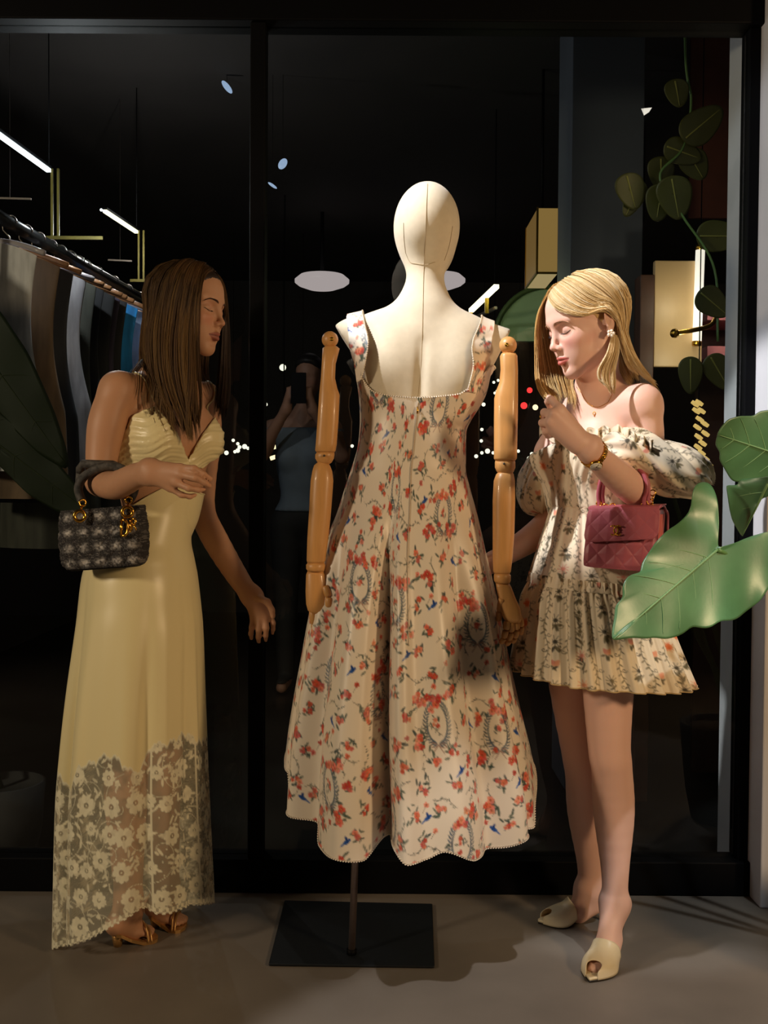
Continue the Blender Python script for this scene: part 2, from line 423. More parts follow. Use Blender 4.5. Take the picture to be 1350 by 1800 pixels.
# LED light frames over the clothes rail
def ledframe(a, b, postlen, cross, label, mt):
    r = empty('led_light_frame', tuple(b), label, 'light', 'LED frames over the clothes rail')
    bar(MB(), a, b, 0.016, 0.012).build('led_bar', mt, r, False)
    bar(MB(), a + [0, 0, 0.011], b + [0, 0, 0.011], 0.022, 0.008).build('housing', BLACK, r, False)
    MB().tube([b + [0, 0, 0.01], (b[0], b[1], 2.91)], 0.002, 5).build('hanger_rod', BLACK, r)
    for dx in (0.008, 0.03):
        bar(MB(), b + [dx, 0.01, 0.01], b + [dx, 0.01, -postlen], 0.008).build('post', OLDB, r, False)
    bar(MB(), b + [cross[0], 0.01, -postlen], b + [cross[1], 0.01, -postlen], 0.012).build('crossbar', OLDB, r, False)
ledframe(W(-14, 228, 3.36), W(86, 300, 3.77), 0.235, (-0.04, 0.19), 'long bright LED bar on brass frame at the left edge', LEDW)
ledframe(W(184, 371, 4.4), W(240, 408, 4.76), 0.215, (-0.03, 0.075), 'shorter warm LED bar on brass frame behind the dark-haired woman', LEDY)
for i, (x, y, n) in enumerate([(-20, 348, 75), (190, 457, 42)]):
    D = 3.9 + i; q = W(x + n / 2, y + 1, D); bar(MB(), W(x, y, D), W(x + n, y + 2, D), 0.007).tube([q, (q[0], q[1], 2.9)], 0.001, 4).build('steel_shelf_edge', STEEL, None, False)
    tag(col.objects[-1], ['thin steel bar under the long LED at left edge', 'thin steel bar beside the shorter LED frame'][i], 'bar', 'thin steel bars by the LED frames')
# small spot pair near second LED
o = MB().ball(W(178, 369, 4.4), 0.006).ball(W(183, 371, 4.4), 0.006).build('spot_lamp', LEDW); tag(o, 'tiny twin spot lamp at the end of the shorter LED bar', 'light')
# clothes rail
ra, rb = W(-60, 348, 3.10), W(262, 532, 4.75)
r = empty('clothes_rail', (ra[0], ra[1], 0), 'dark clothes rail running back into the shop at left', 'clothes rail')
RAILM = mat('rail_metal', (0.03, 0.03, 0.03), 0.3, 0.8)
MB().tube([ra, rb], 0.021, 12).build('rail', RAILM, r)
for p in (ra + (rb - ra) * 0.02, ra + (rb - ra) * 0.98):
    MB().tube([p, (p[0], p[1], 0.0)], 0.014, 10).build('post', RAILM, r)
# hangers with garments
HWOOD = mat('hanger_wood', srgb(170, 120, 80), 0.45, var=0.2, scale=30)
HPLAS = mat('hanger_clear', srgb(190, 180, 185), 0.2, spec=0.7)
rng = np.random.default_rng(3)
gcols = [((225, 222, 225), 'white sheer'), ((120, 95, 70), 'brown'), ((40, 40, 48), 'charcoal'), ((190, 185, 190), 'pale grey lace'), ((70, 70, 60), 'olive grey'),
         ((24, 24, 28), 'black'), ((20, 20, 22), 'jet black'), ((60, 50, 75), 'dusky purple'), ((30, 30, 34), 'soot black'), ((35, 150, 235), 'bright blue'),
         ((150, 165, 190), 'pale blue-grey'), ((70, 75, 90), 'slate blue'), ((26, 24, 26), 'dark')]
ts = [0.10, 0.17, 0.24, 0.30, 0.36, 0.41, 0.46, 0.51, 0.55, 0.62, 0.73, 0.83, 0.93]
def garment(i, t, c, cname):
    p = ra + (rb - ra) * t; ax = nrm(rb - ra); side = nrm(np.cross([0, 0, 1], ax)); yaw = rng.normal(0, 0.12)
    side = nrm(side + ax * yaw)
    h = empty('clothes_hanger', tuple(p - [0, 0, 0.12]), f'hanger on the rail at left carrying the {cname} garment', 'hanger', 'hangers on the rail')
    hook = [p + side * 0.024 * math.cos(a) + np.array([0, 0, 0.024 * math.sin(a)]) for a in np.linspace(-0.6, math.pi, 12)]
    hook = [p + [0, 0, -0.085], p + side * 0.0 + [0, 0, -0.045], p + side * 0.022 + [0, 0, -0.022]] + hook[1:]
    MB().tube(hook, 0.0028, 6).build('hook', STEEL, h)
    sh = [p + side * s + np.array([0, 0, -0.085 - 0.05 * abs(s / 0.19) ** 1.6]) for s in np.linspace(-0.19, 0.19, 13)]
    MB().tube(sh, 0.009, 8).build('shoulder_bar', HPLAS if i in (0, 3, 10) else HWOOD, h)
    nu, nv = 40, 30; L = 0.62 + 0.35 * rng.random(); th = np.linspace(0, 2 * math.pi, nu, endpoint=False); V = []
    f1, f2 = rng.integers(3, 6), rng.integers(6, 10); ph = rng.random(2) * 6
    for k in range(nv):
        v = k / (nv - 1); w = 0.165 * (1 - 0.18 * math.sin(math.pi * min(v * 1.6, 1))) * (1 + 0.12 * v); d = 0.014 + 0.05 * v
        topd = -0.092 - 0.05 * np.abs(np.cos(th)) ** 1.6 * (1 - v)
        fold = (0.012 * np.sin(f1 * th + ph[0]) + 0.008 * np.sin(f2 * th + ph[1] + v * 2)) * v
        A = w * np.cos(th) * (1 + fold * 2); B = (d + fold) * np.sin(th)
        V.append(p[None] + side[None] * A[:, None] + ax[None] * B[:, None] + np.stack([0 * th, 0 * th, topd - L * v], -1))
    V = np.concatenate(V)
    gm_ = mat(cname.replace(' ', '_') + '_fabric', srgb(c), 0.7, var=0.35, scale=30, stretch=(1, 1, 0.2), sheen=0.2)
    o = mesh('hanging_garment', V, gridfaces(nv, nu, True), gm_)
    tag(o, f'{cname} garment hanging on the rail at left', 'garment', 'garments on the rail')
for i, (t, (c, n)) in enumerate(zip(ts, gcols)): garment(i, t, c, n)
light('rail_led_light', 'POINT', tuple(W(60, 300, 3.5) + [0.12, 0, -0.05]), None, 9.0, (0.9, 0.95, 1.0), 0.01)
light('rail_led_light_far', 'POINT', tuple(W(225, 420, 4.6) + [0.06, -0.1, 0]), None, 9.0, (1.0, 0.95, 0.9), 0.01)
# round ceiling lamps
for (x, y, D, w, lb) in [(566, 497, 6.9, 96, 'flat round pale ceiling lamp left of the dummy'), (772, 496, 6.9, 92, 'flat round pale ceiling lamp partly behind the dummy neck')]:
    c = W(x, y, D); rr = S(w / 2, D); r = empty('ceiling_lamp', tuple(c), lb, 'lamp', 'round ceiling lamps')
    prof = [(0.001, -0.03), (0.5, -0.026), (0.85, -0.012), (0.99, 0.0), (0.995, 0.012), (0.8, 0.03)]
    MB().loft([[c + np.array([rr * q * math.cos(a), rr * q * math.sin(a), z * 1.6]) for a in np.linspace(0, 2 * math.pi, 28, endpoint=False)] for q, z in prof]).build('diffuser', DISC, r)
    MB().tube([c + [0, 0, 0.04], (c[0], c[1], 2.9)], 0.012, 8).build('stem', BLACK, r)
# emissive discs standing in for pale blue spots in the glass
for (x, y, a, b, rot, lb) in [(415, 66, 13, 7, 35, 'upper pale blue glowing oval of the topmost pair'), (424, 73, 12, 6, 42, 'lower pale blue glowing oval of the topmost pair'),
                              (399, 153, 14, 5, -52, 'single slanted pale blue glowing oval below the topmost pair'), (497, 288, 10.5, 7, 58, 'pale blue glowing oval right of the mullion'), (479, 326, 9.5, 2.5, -35, 'smallest violet-blue glowing sliver by the mullion')]:
    D = 4.6; c = W(x, y, D); r = empty('glow_disc', tuple(c), lb, 'light', 'pale blue discs')
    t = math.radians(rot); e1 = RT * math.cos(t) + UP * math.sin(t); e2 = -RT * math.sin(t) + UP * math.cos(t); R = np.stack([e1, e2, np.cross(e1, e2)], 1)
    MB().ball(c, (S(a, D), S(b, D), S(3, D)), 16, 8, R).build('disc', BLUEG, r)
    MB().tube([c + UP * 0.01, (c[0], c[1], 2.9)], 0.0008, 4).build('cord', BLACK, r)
# amber box lantern
D = 4.35; x0, x1, xs_ = 945, 981, 925
r = empty('box_lantern', tuple(W(955, 498, D)), 'tall amber box lantern hanging beside the grey pillar', 'lantern')
fa, fb = W(x0, 366, D), W(x1, 480, D); wd_ = fb[0] - fa[0]; hh = fa[2] - fb[2]; dp = 0.34
sd = np.array([W(xs_, 400, D + dp)[0] - fa[0], dp, 0])
fl_, fr_ = fa, np.array([fb[0], fa[1], fa[2]]); V = [fl_, fr_, fr_ + sd, fl_ + sd]; V = V + [v - [0, 0, hh] for v in V]
mesh('front_panel', [V[0], V[1], V[5], V[4]], [(0, 3, 2, 1)], LANT, r, False)
mesh('side_panel', [V[3], V[0], V[4], V[7]], [(0, 3, 2, 1)], LANTD, r, False)
mesh('back_panel', [V[1], V[2], V[6], V[5], V[3], V[7]], [(0, 3, 2, 1), (1, 2, 5, 4)], LANTD, r, False)
mesh('top_panel', [v for v in V[:4]], [(0, 1, 2, 3)], BLACK, r, False)
mesh('bottom_panel', [v for v in V[4:]], [(3, 2, 1, 0)], LANTB, r, False)
for v in V[:4]: bar(MB(), v + [0, 0, 0.004], v - [0, 0, hh + 0.004], 0.008).build('edge_strip', BRASS, r, False)
bar(MB(), V[4], V[5], 0.008).build('edge_strip', BRASS, r, False); bar(MB(), V[4], V[7], 0.008).build('edge_strip', BRASS, r, False)
MB().tube([(V[0] + V[2]) / 2, (V[0] + V[2]) / 2 * [1, 1, 0] + [0, 0, 2.9]], 0.006, 8).build('stem', BLACK, r)
# LED bracket and green curved arch
a, b = W(828, 546, 4.7), W(873, 503, 4.4)
r = empty('led_wall_bracket', tuple(a), 'slanted LED bar on brass bracket above the dummy shoulder', 'light')
bar(MB(), a, b, 0.022, 0.016).build('led_bar', LEDY, r, False)
bar(MB(), a * 0.35 + b * 0.65 + [0, 0.02, 0], a * 0.35 + b * 0.65 + [0, 0.02, -0.075], 0.016).build('post', BRASS, r, False)
bar(MB(), a + [0.0, 0.02, 0], a + [0, 0.02, -0.1], 0.016).build('post', BRASS, r, False)
bar(MB(), W(832, 560, 4.68), W(872, 541, 4.5), 0.012).build('crossbar', STEEL, r, False)
light('bracket_led_light', 'POINT', tuple(W(880, 520, 4.45)), None, 0.8, (0.9, 1.0, 0.55), 0.01)
GREENW = mat('sage_green_plaster', srgb(160, 190, 150), 0.7, var=0.08, scale=6)
r = empty('arched_canopy', tuple(W(960, 600, 4.9)), 'sage green arched canopy panel behind the blonde woman', 'canopy')
c = W(960, 600, 4.9); P0 = []; P1 = []
for a_ in np.linspace(0, math.pi, 25):
    P0.append(c + [0.24 * math.cos(a_), 0, 0.25 * math.sin(a_)]); P1.append(c + [0.19 * math.cos(a_), 0.1, 0.2 * math.sin(a_)])
base0 = [np.array([P0[0][0], c[1], W(960, 600, 4.9)[2]]), np.array([P0[-1][0], c[1], W(960, 600, 4.9)[2]])]
ring = [base0[0]] + P0 + [base0[1]]; n = len(ring)
MB().add(ring + [p + [0, 0.05, 0] for p in ring], [tuple(range(n))[::-1]] + [(i, (i + 1) % n, n + (i + 1) % n, n + i) for i in range(n)]).build('arch_panel', GREENW, r, False)
MB().tube([p + [0, -0.012, 0] for p in P0], 0.012, 8).build('arch_rim', mat('green_rim', srgb(70, 90, 50), 0.5), r)
# warm-lit panel, LED tube, curved rail, pink shelves at the right
TANW = mat('tan_lacquer', srgb(196, 168, 124), 0.45, var=0.05, scale=5)
PINK = mat('pink_lacquer', srgb(190, 120, 120), 0.5, var=0.05)
a, b = W(1152, 457, 3.75), W(1234, 672, 3.75)
r = empty('wardrobe_panel', (a[0], a[1], 0), 'tan lacquered wardrobe panel glowing beside the LED tube', 'panel')
MB().box(((a[0] + b[0]) / 2, 3.77, (a[2] + W(1185, 645, 3.75)[2]) / 2), (b[0] - a[0], 0.03, a[2] - W(1185, 645, 3.75)[2]), bev=0.004).build('panel_board', TANW, r, False)
BROWN = mat('dark_brown_wood', srgb(74, 48, 36), 0.5, var=0.2, scale=20)
MB().box((a[0] - 0.025, 3.80, (a[2] - 0.05) / 2), (0.05, 0.09, a[2] - 0.05), bev=0.003).build('side_board', BROWN, r, False)
r = empty('led_tube', tuple(W(1227, 600, 3.68)), 'vertical white LED tube on the tan panel edge', 'light')
MB().tube([W(1231, 440, 3.738), W(1225, 600, 3.738)], 0.0165, 12).build('tube', mat('opal_tube', (0.8, 0.78, 0.72), 0.4, emit=(1.0, 0.92, 0.78), estr=1.15), r)
MB().tube([W(1231.4, 431, 3.738), W(1231, 440, 3.738)], 0.017, 12).build('end_cap', BRASS, r); MB().tube([W(1225, 600, 3.738), W(1224.6, 608, 3.738)], 0.017, 12).build('end_cap', BRASS, r)
light('led_tube_light', 'POINT', tuple(W(1212, 520, 3.60)), None, 0.8, (1.0, 0.85, 0.6), 0.012)
light('led_tube_light_low', 'POINT', tuple(W(1205, 620, 3.60)), None, 0.7, (1.0, 0.85, 0.6), 0.012)
rp = crom([W(1186, 586, 3.55), W(1215, 581, 3.56), W(1245, 574, 3.6), W(1256, 563, 3.64), W(1260, 545, 3.7), W(1262, 520, 3.74)], 24)
r = empty('display_arm', tuple(rp[-1]), 'curved brass display arm with round knob by the LED tube', 'display arm')
MB().tube(rp, 0.008, 8).build('arm', BRASS, r); MB().ball(rp[0], 0.016).build('knob', BRASS, r)
r = empty('shelf_unit', tuple(W(1300, 900, 4.1) * [1, 1, 0]), 'pink lacquered shelf unit at the right edge of the window', 'shelf')
for y in (552, 616): MB().box(W(1272, y + 10, 4.0), (0.2, 0.25, S(20, 4.0)), bev=0.003).build('shelf_board', PINK, r, False)
q = W(1272, 700, 4.14); MB().box((q[0], 4.14, 0.93), (0.22, 0.03, 1.85), bev=0.003).build('back_board', BROWN, r, False)
o = MB().box(W(1280, 180, 4.15), (0.3, 0.02, 0.9)).build('terracotta_panel', mat('terracotta', srgb(92, 50, 36), 0.7, var=0.2, scale=8), None, False); tag(o, 'dim terracotta board high behind the trailing leaves', 'panel')
light('shelf_glow', 'POINT', tuple(W(1262, 540, 3.72)), None, 1.0, (1.0, 0.8, 0.75), 0.012)
c = W(1135, 193, 3.9)
r = empty('corner_spot', tuple(c), 'small bright corner spot lamp above the trailing leaves', 'light')
MB().add([W(1127, 191, 3.9), W(1146, 189, 3.9), W(1141, 197, 3.9), W(1132, 203, 3.9)] + [p + np.array([0, 0.03, 0.01]) for p in (W(1127, 191, 3.9), W(1146, 189, 3.9), W(1141, 197, 3.9), W(1132, 203, 3.9))],
         [(0, 1, 2, 3), (7, 6, 5, 4), (0, 4, 5, 1), (1, 5, 6, 2), (2, 6, 7, 3), (3, 7, 4, 0)]).build('lens', glow('spot_lens', (1, 0.9, 0.78), 1.1), r, False)
bar(MB(), c + [0.0, 0.03, -0.02], c + [0, 0.03, -0.4], 0.014).build('post', BLACK, r, False)
# light strings far back: a wire from the ceiling with bulbs
def string(name, pts, label, mt, D=7.5, grp='fairy light strings'):
    P = [W(x, y, D) for x, y, _ in pts]; r = empty(name, tuple(P[0]), label, 'fairy lights', grp)
    MB().tube([(P[0][0], P[0][1], 2.9)] + P, 0.0015, 4).build('wire', BLACK, r)
    for p, q in zip(P, pts): MB().ball(p, S(q[2], D), 10, 6).build('bulb', mt, r)
string('fairy_light_string', [(410, 774, 3), (418, 780, 3), (421, 786, 3.5), (430, 785, 4.5), (436, 788, 3), (418, 792, 4), (413, 794, 3), (398, 796, 4)], 'cluster of tiny pale bulbs right of the dark-haired woman', PALEB)
string('fairy_light_string', [(497, 646, 6)], 'single yellow bulb high beside the mullion', PALEB)
string('fairy_light_string', [(467, 711, 3.5), (548, 712, 2.5)], 'two faint pale bulbs beside the upper wooden arm', PALEB)
string('fairy_light_string', [(532, 788, 4.5), (601, 792, 3.5), (619, 784, 3)], 'row of pale bulbs level with the left wooden elbow', PALEB)
string('fairy_light_string', [(850, 711, 3.5), (847, 755, 3), (846, 775, 3), (857, 793, 4.5), (867, 796, 3), (847, 796, 3), (837, 802, 3.5)], 'tiny pale bulbs between the dress and the right wooden arm', PALEB)
string('fairy_light_string', [(911, 793, 3), (935, 798, 3.5), (930, 806, 4), (929, 812, 3.5), (936, 812, 3), (945, 802, 3), (949, 801, 2.5)], 'cluster of tiny pale bulbs by the puffed sleeve', PALEB)
string('red_light_string', [(931, 686, 5), (921, 713, 6)], 'two red bulbs beside the blonde hair', REDB); string('amber_bulb', [(941, 716, 5)], 'single amber bulb beside the lower red bulb', WARMB)
D = 6.5; r = empty('strip_lamp', tuple(W(487, 748, D)), 'four short warm strip bulbs stacked right of the mullion', 'lamp')
MB().tube([W(499, 805, D), W(499, 745, D), W(499, 745, D) * [1, 1, 0] + [0, 0, 2.9]], 0.004, 6).build('stem', BLACK, r)
for k, (x, y, q) in enumerate([(488, 748, 10), (487, 764, 10), (486, 785, 10), (485, 803, 10)]):
    MB().tube(crom([W(x - q, y + 3, D), W(x, y, D), W(x + q - 1, y - 1, D)], 8), S(3.6, D), 8).build('strip_bulb', WARMB, r)
D = 3.45; r = empty('twisted_light_string', tuple(W(1225, 708, D)), 'golden twisted light string hanging above the puffed sleeve', 'fairy lights')
MB().tube([W(1232, 840, D), W(1228, 708, D), W(1228, 708, D) * [1, 1, 0] + [0, 0, 2.9]], 0.002, 5).build('wire', BLACK, r)
RB = mat('rope_bulb_glass', (0.3, 0.2, 0.05), 0.25, emit=(1.0, 0.66, 0.2), estr=0.75)
for k, (x, y) in enumerate([(1222, 710), (1229, 708), (1224, 722), (1233, 722), (1230, 737), (1239, 745), (1226, 751), (1240, 762), (1228, 768), (1235, 779), (1227, 786), (1233, 796), (1240, 806), (1246, 816), (1246, 834)]):
    MB().tube([W(x - 6, y - 4, D), W(x, y, D), W(x + 6, y + 4, D)], [S(3.2, D), S(4, D), S(3.2, D)], 8).build('bulb', RB, r)
pl = crom([W(868, 672, 5.0), W(881, 668, 5.0), W(880, 684, 5.0), W(870, 690, 5.0), W(875, 700, 5.0), W(872, 706, 5.0)], 30)
r = empty('lit_sign', tuple(pl[0]), 'small squiggle of tiny bulbs beside the right wooden arm', 'sign')
MB().tube([pl[0] * [1, 1, 0] + [0, 0, 2.9]] + list(pl), 0.003, 5).build('sign_frame', BLACK, r)
for k in range(0, 30, 3): MB().ball(pl[k], S(2.6, 5.0), 8, 6).build('bulb', PALEB, r)
# ================================================================== mannequin
LINEN = mat('linen', srgb(212, 198, 172), 0.85, var=0.04, scale=60, bump=0.10, bscale=1800, sheen=0.15)
SEAM = mat('seam_thread', srgb(176, 156, 124), 0.9, var=0.1)
WOOD = mat('beech_wood', srgb(205, 150, 88), 0.42, var=0.10, scale=14, stretch=(6, 6, 0.5), coat=0.15)
MD = 2.53
mq = empty('mannequin', tuple(G(618, 1682)), 'linen dress-form mannequin with wooden jointed arms on a square steel base', 'mannequin')
def build_bust():
    F = Field(axis([(-0.16, 0.33, 0.0052)]), axis([(2.36, 2.72, 0.0052)]), axis([(0.85, 1.90, 0.0052)]))
    w = lambda x, y, D=MD: W(x, y, D)
    tilt = nrm(w(750, 360) - w(745, 520)); Rm = np.stack([nrm(np.cross([0, 1, 0], tilt)), [0, 1, 0], tilt], 1)
    F.ell(w(750, 392, 2.545), (0.0755, 0.098, 0.096), Rm, 0.02)
    F.ell(w(750, 410, 2.575), (0.071, 0.085, 0.100), Rm, 0.03)
    F.ell(w(752, 440, 2.62), (0.060, 0.060, 0.075), Rm, 0.03)           # jaw and face side
    F.cone(w(749, 440, 2.55), w(746, 530, 2.545), 0.047, 0.043, 0.03)
    F.cone(w(746, 530, 2.545), w(744, 585, 2.535), 0.044, 0.06, 0.04)
    for sx, p in ((-1, (618, 594)), (1, (868, 606))):
        F.cone(w(744 + sx * 20, 565, 2.54), w(p[0], p[1], 2.545), 0.052, 0.043, 0.05)
        F.cone(w(p[0], p[1], 2.545), w(p[0] + sx * 22, p[1] - 2 + 6 * (sx < 0), 2.545), 0.043, 0.034, 0.02)
        F.ell(w(744 + sx * 62, 650, 2.52), (0.068, 0.075, 0.11), None, 0.05)
    F.ell(w(742, 660, 2.545), (0.125, 0.088, 0.125), None, 0.05)
    F.ell(w(730, 760, 2.54), (0.112, 0.085, 0.14), None, 0.05)
    F.ell(w(722, 900, 2.54), (0.135, 0.10, 0.14), None, 0.06)
    F.cone(w(743, 600, 2.452), w(735, 760, 2.455), 0.004, 0.006, 0.02, True)  # spine furrow
    # slanted arm sockets
    X, Y, Z = F.xs[:, None, None], F.ys[None, :, None], F.zs[None, None, :]
    for (x1, y1), (x2, y2) in (((585, 566), (640, 652)), ((895, 586), (857, 664))):
        a = w(x1, y1); b = w(x2, y2); n = nrm(np.array([-(b - a)[2], 0, (b - a)[0]])); n = n if n[0] * (a[0] - w(742, 600)[0]) > 0 else -n
        F.F = np.maximum(F.F, ((X - a[0]) * n[0] + (Y * 0) + (Z - a[2]) * n[2] - np.float32(0.0)) * (Z > b[2]) + (-1.0) * (Z <= b[2])).astype(np.float32)
    V, Q = F.nets(); V = relax(V, Q, 2)
    o = mesh('bust', V, Q, LINEN, mq)
    # stitched seams lying on the cloth
    def seam(pts, r=0.0008):
        P = crom([w(x, y, D) for x, y, D in pts], 90)
        for _ in range(14):
            d = F.sample(P)
            P = P + np.array([0, 1.0, 0]) * np.clip(d, -0.01, 0.02)[:, None] * 0.7
        MB().tube(P - [0, 0.0004, 0], r, 5).build('seam', SEAM, o)
    seam([(751, 326, 2.5), (750, 360, 2.44), (748, 420, 2.44), (745, 480, 2.49), (743, 540, 2.49), (742, 600, 2.45), (739, 660, 2.44), (734, 704, 2.44)], 0.0008)
    seam([(709, 395, 2.5), (710, 420, 2.5), (713, 442, 2.5)]); seam([(713, 442, 2.5), (722, 452, 2.46), (735, 457, 2.46), (750, 459, 2.46), (766, 457, 2.48)])
    seam([(795, 400, 2.5), (790, 430, 2.5), (782, 455, 2.5)], 0.0008)
    return F, o
MQF, bust = build_bust()
# wooden arms
def ring(c, a, b, n=20, p=2.6, rot=0.0):
    out = []
    for j in range(n):
        t = 2 * math.pi * j / n; ct, st = math.cos(t), math.sin(t)
        x = a * np.sign(ct) * abs(ct) ** (2 / p); y = b * np.sign(st) * abs(st) ** (2 / p)
        out.append(np.array([c[0] + x, c[1] + y, c[2]]))
    return out
AD = 2.435
def arm(side, ball, upper, elbow, fore, wrist, hand):
    """rows are (py, xleft, xright) in the photo frame at depth AD"""
    def loft(rows, p=2.8, dfac=1.0):
        mb = MB(); R = []
        for y, a, b in rows:
            c = W((a + b) / 2, y, AD); hw = S((b - a) / 2, AD); R.append(ring(c, hw, max(hw, 0.012) * dfac, 20, p))
        return mb.loft(R)
    g = MB().ball(W(*ball[:2], AD), S(ball[2], AD), 18, 12).build('shoulder_joint', WOOD, mq)
    c = W(ball[0] + (4 if side < 0 else -4), ball[1] + 1, AD) - [0, S(ball[2], AD) * 0.97, 0]
    MB().torus(c, [0, 1, 0], 0.0035, 0.0013, 14, 6).ball(c + [0, 0.001, 0], 0.0024, 8, 6).build('screw', BRASS, g)
    loft(upper, 3.0).build('upper_arm', WOOD, mq)
    e = loft(elbow, 2.2).build('elbow_joint', WOOD, mq)
    MB().ball(W(elbow[1][1] + 16, elbow[1][0] + 2, AD - 0.026), 0.0028, 8, 6).build('screw', mat('dark_screw', (0.05, 0.035, 0.02), 0.5) if side < 0 else bpy.data.materials['dark_screw'], e)
    loft(fore, 2.5).build('forearm', WOOD, mq); loft(wrist, 2.2).build('wrist_joint', WOOD, mq)
    # articulated hand
    h = loft(hand['palm'], 2.4, 0.62).build('hand', WOOD, mq)
    for pts, r in hand['fingers']:
        P = [W(x, y, AD + d) for x, y, d in pts]; 
        for i in range(len(P) - 1):
            a, b = P[i], P[i + 1]; q = nrm(b - a); rr = r * (1 - 0.1 * i)
            MB().tube([a, a + q * 0.003, (a + b) / 2, b - q * 0.004, b - q * 0.0008], [rr * 0.8, rr, rr * 1.02, rr * 0.95, rr * 0.6], 10).build('finger_segment', WOOD, h)
arm(-1, (580, 597, 14.5), [(609, 572, 592), (613, 567, 597), (640, 565.5, 590), (665, 564, 589), (683, 562, 593), (694, 561, 597), (740, 558, 595), (780, 555, 592), (792, 554, 590), (795, 556, 588)],
    [(795, 557, 588), (799, 554, 588), (806, 554, 587), (813, 558, 583), (817, 563, 577)],
    [(811, 560, 574), (818, 552, 580), (828, 549, 584), (845, 546, 586), (900, 543, 582), (950, 540, 577), (985, 539, 572), (989, 540, 570)],
    [(989, 541, 570), (993, 538, 572), (1000, 538, 571), (1004, 541, 570)],
    dict(palm=[(1003, 541, 568), (1010, 538, 571), (1040, 537, 576), (1062, 538, 578), (1073, 541, 575), (1078, 546, 570)],
         fingers=[([(549, 1074, 0), (552, 1098, 0.0), (554, 1116, 0.01), (553, 1127, 0.016)], 0.0085), ([(558, 1078, 0.002), (563, 1103, 0.004), (567, 1122, 0.01), (568, 1134, 0.015)], 0.0085),
                  ([(566, 1074, 0.008), (575, 1098, 0.012), (581, 1116, 0.016), (584, 1127, 0.02)], 0.008), ([(571, 1066, 0.014), (582, 1088, 0.018), (588, 1104, 0.022)], 0.007),
                  ([(571, 1030, -0.008), (578, 1050, -0.012), (577, 1068, -0.012)], 0.009)]))
arm(1, (893, 607, 15.5), [(621, 882, 906), (626, 879, 909), (650, 880, 910), (672, 878, 910), (685, 873, 910), (700, 869, 910), (740, 868.5, 909.5), (790, 868.5, 908.5), (806, 868.5, 908), (809, 870, 906)],
    [(809, 871, 905), (813, 870, 906), (822, 870, 906), (829, 873, 903), (834, 878, 899)],
    [(828, 878, 900), (834, 872, 903), (845, 868, 905), (880, 866, 905.5), (940, 866, 904), (980, 866, 901), (1004, 867, 898), (1008, 869, 896)],
    [(1008, 869, 896), (1012, 868, 898), (1020, 868, 898), (1025, 871, 896)],
    dict(palm=[(1023, 871, 894), (1032, 872, 899), (1050, 875, 906), (1070, 879, 915), (1086, 884, 918), (1094, 890, 915)],
         fingers=[([(892, 1092, -0.004), (889, 1108, -0.006), (886, 1122, 0), (880, 1131, 0.006)], 0.0085), ([(899, 1093, 0), (898, 1112, 0), (895, 1126, 0.006), (890, 1134, 0.014)], 0.0088),
                  ([(907, 1091, 0.004), (908, 1108, 0.005), (905, 1122, 0.01), (900, 1130, 0.016)], 0.0085), ([(914, 1086, 0.01), (917, 1102, 0.012), (915, 1116, 0.018)], 0.0075),
                  ([(882, 1052, -0.010), (878, 1074, 0.012), (876, 1092, 0.02)], 0.008)]))
pt = G(618, 1682); ptop = W(634, 1250, pt[1] + 0.02)
d = ptop - pt
MB().tube([pt + [0, 0, 0.004], pt + d * 0.5, ptop], 0.0085, 12).build('pole', mat('pole_steel', srgb(128, 112, 106), 0.38, 0.7, var=0.1, scale=30), mq)
MB().tube([pt + [0, 0, 0.004], pt + [0, 0, 0.02]], 0.012, 14).build('socket', BLACK, mq)
bc = [G(500, 1583, 0.006), G(760, 1589, 0.006), G(764, 1699, 0.006), G(472, 1695, 0.006)]
bpl = MB().prism([(p[0], p[1]) for p in bc[::-1]], 0.0015, 0.0075).build('base_plate', mat('base_steel', (0.012, 0.014, 0.017), 0.38, 0.3, bump=0.05), mq, False)
bv = bpl.modifiers.new('bevel', 'BEVEL'); bv.width = 0.0022; bv.segments = 2

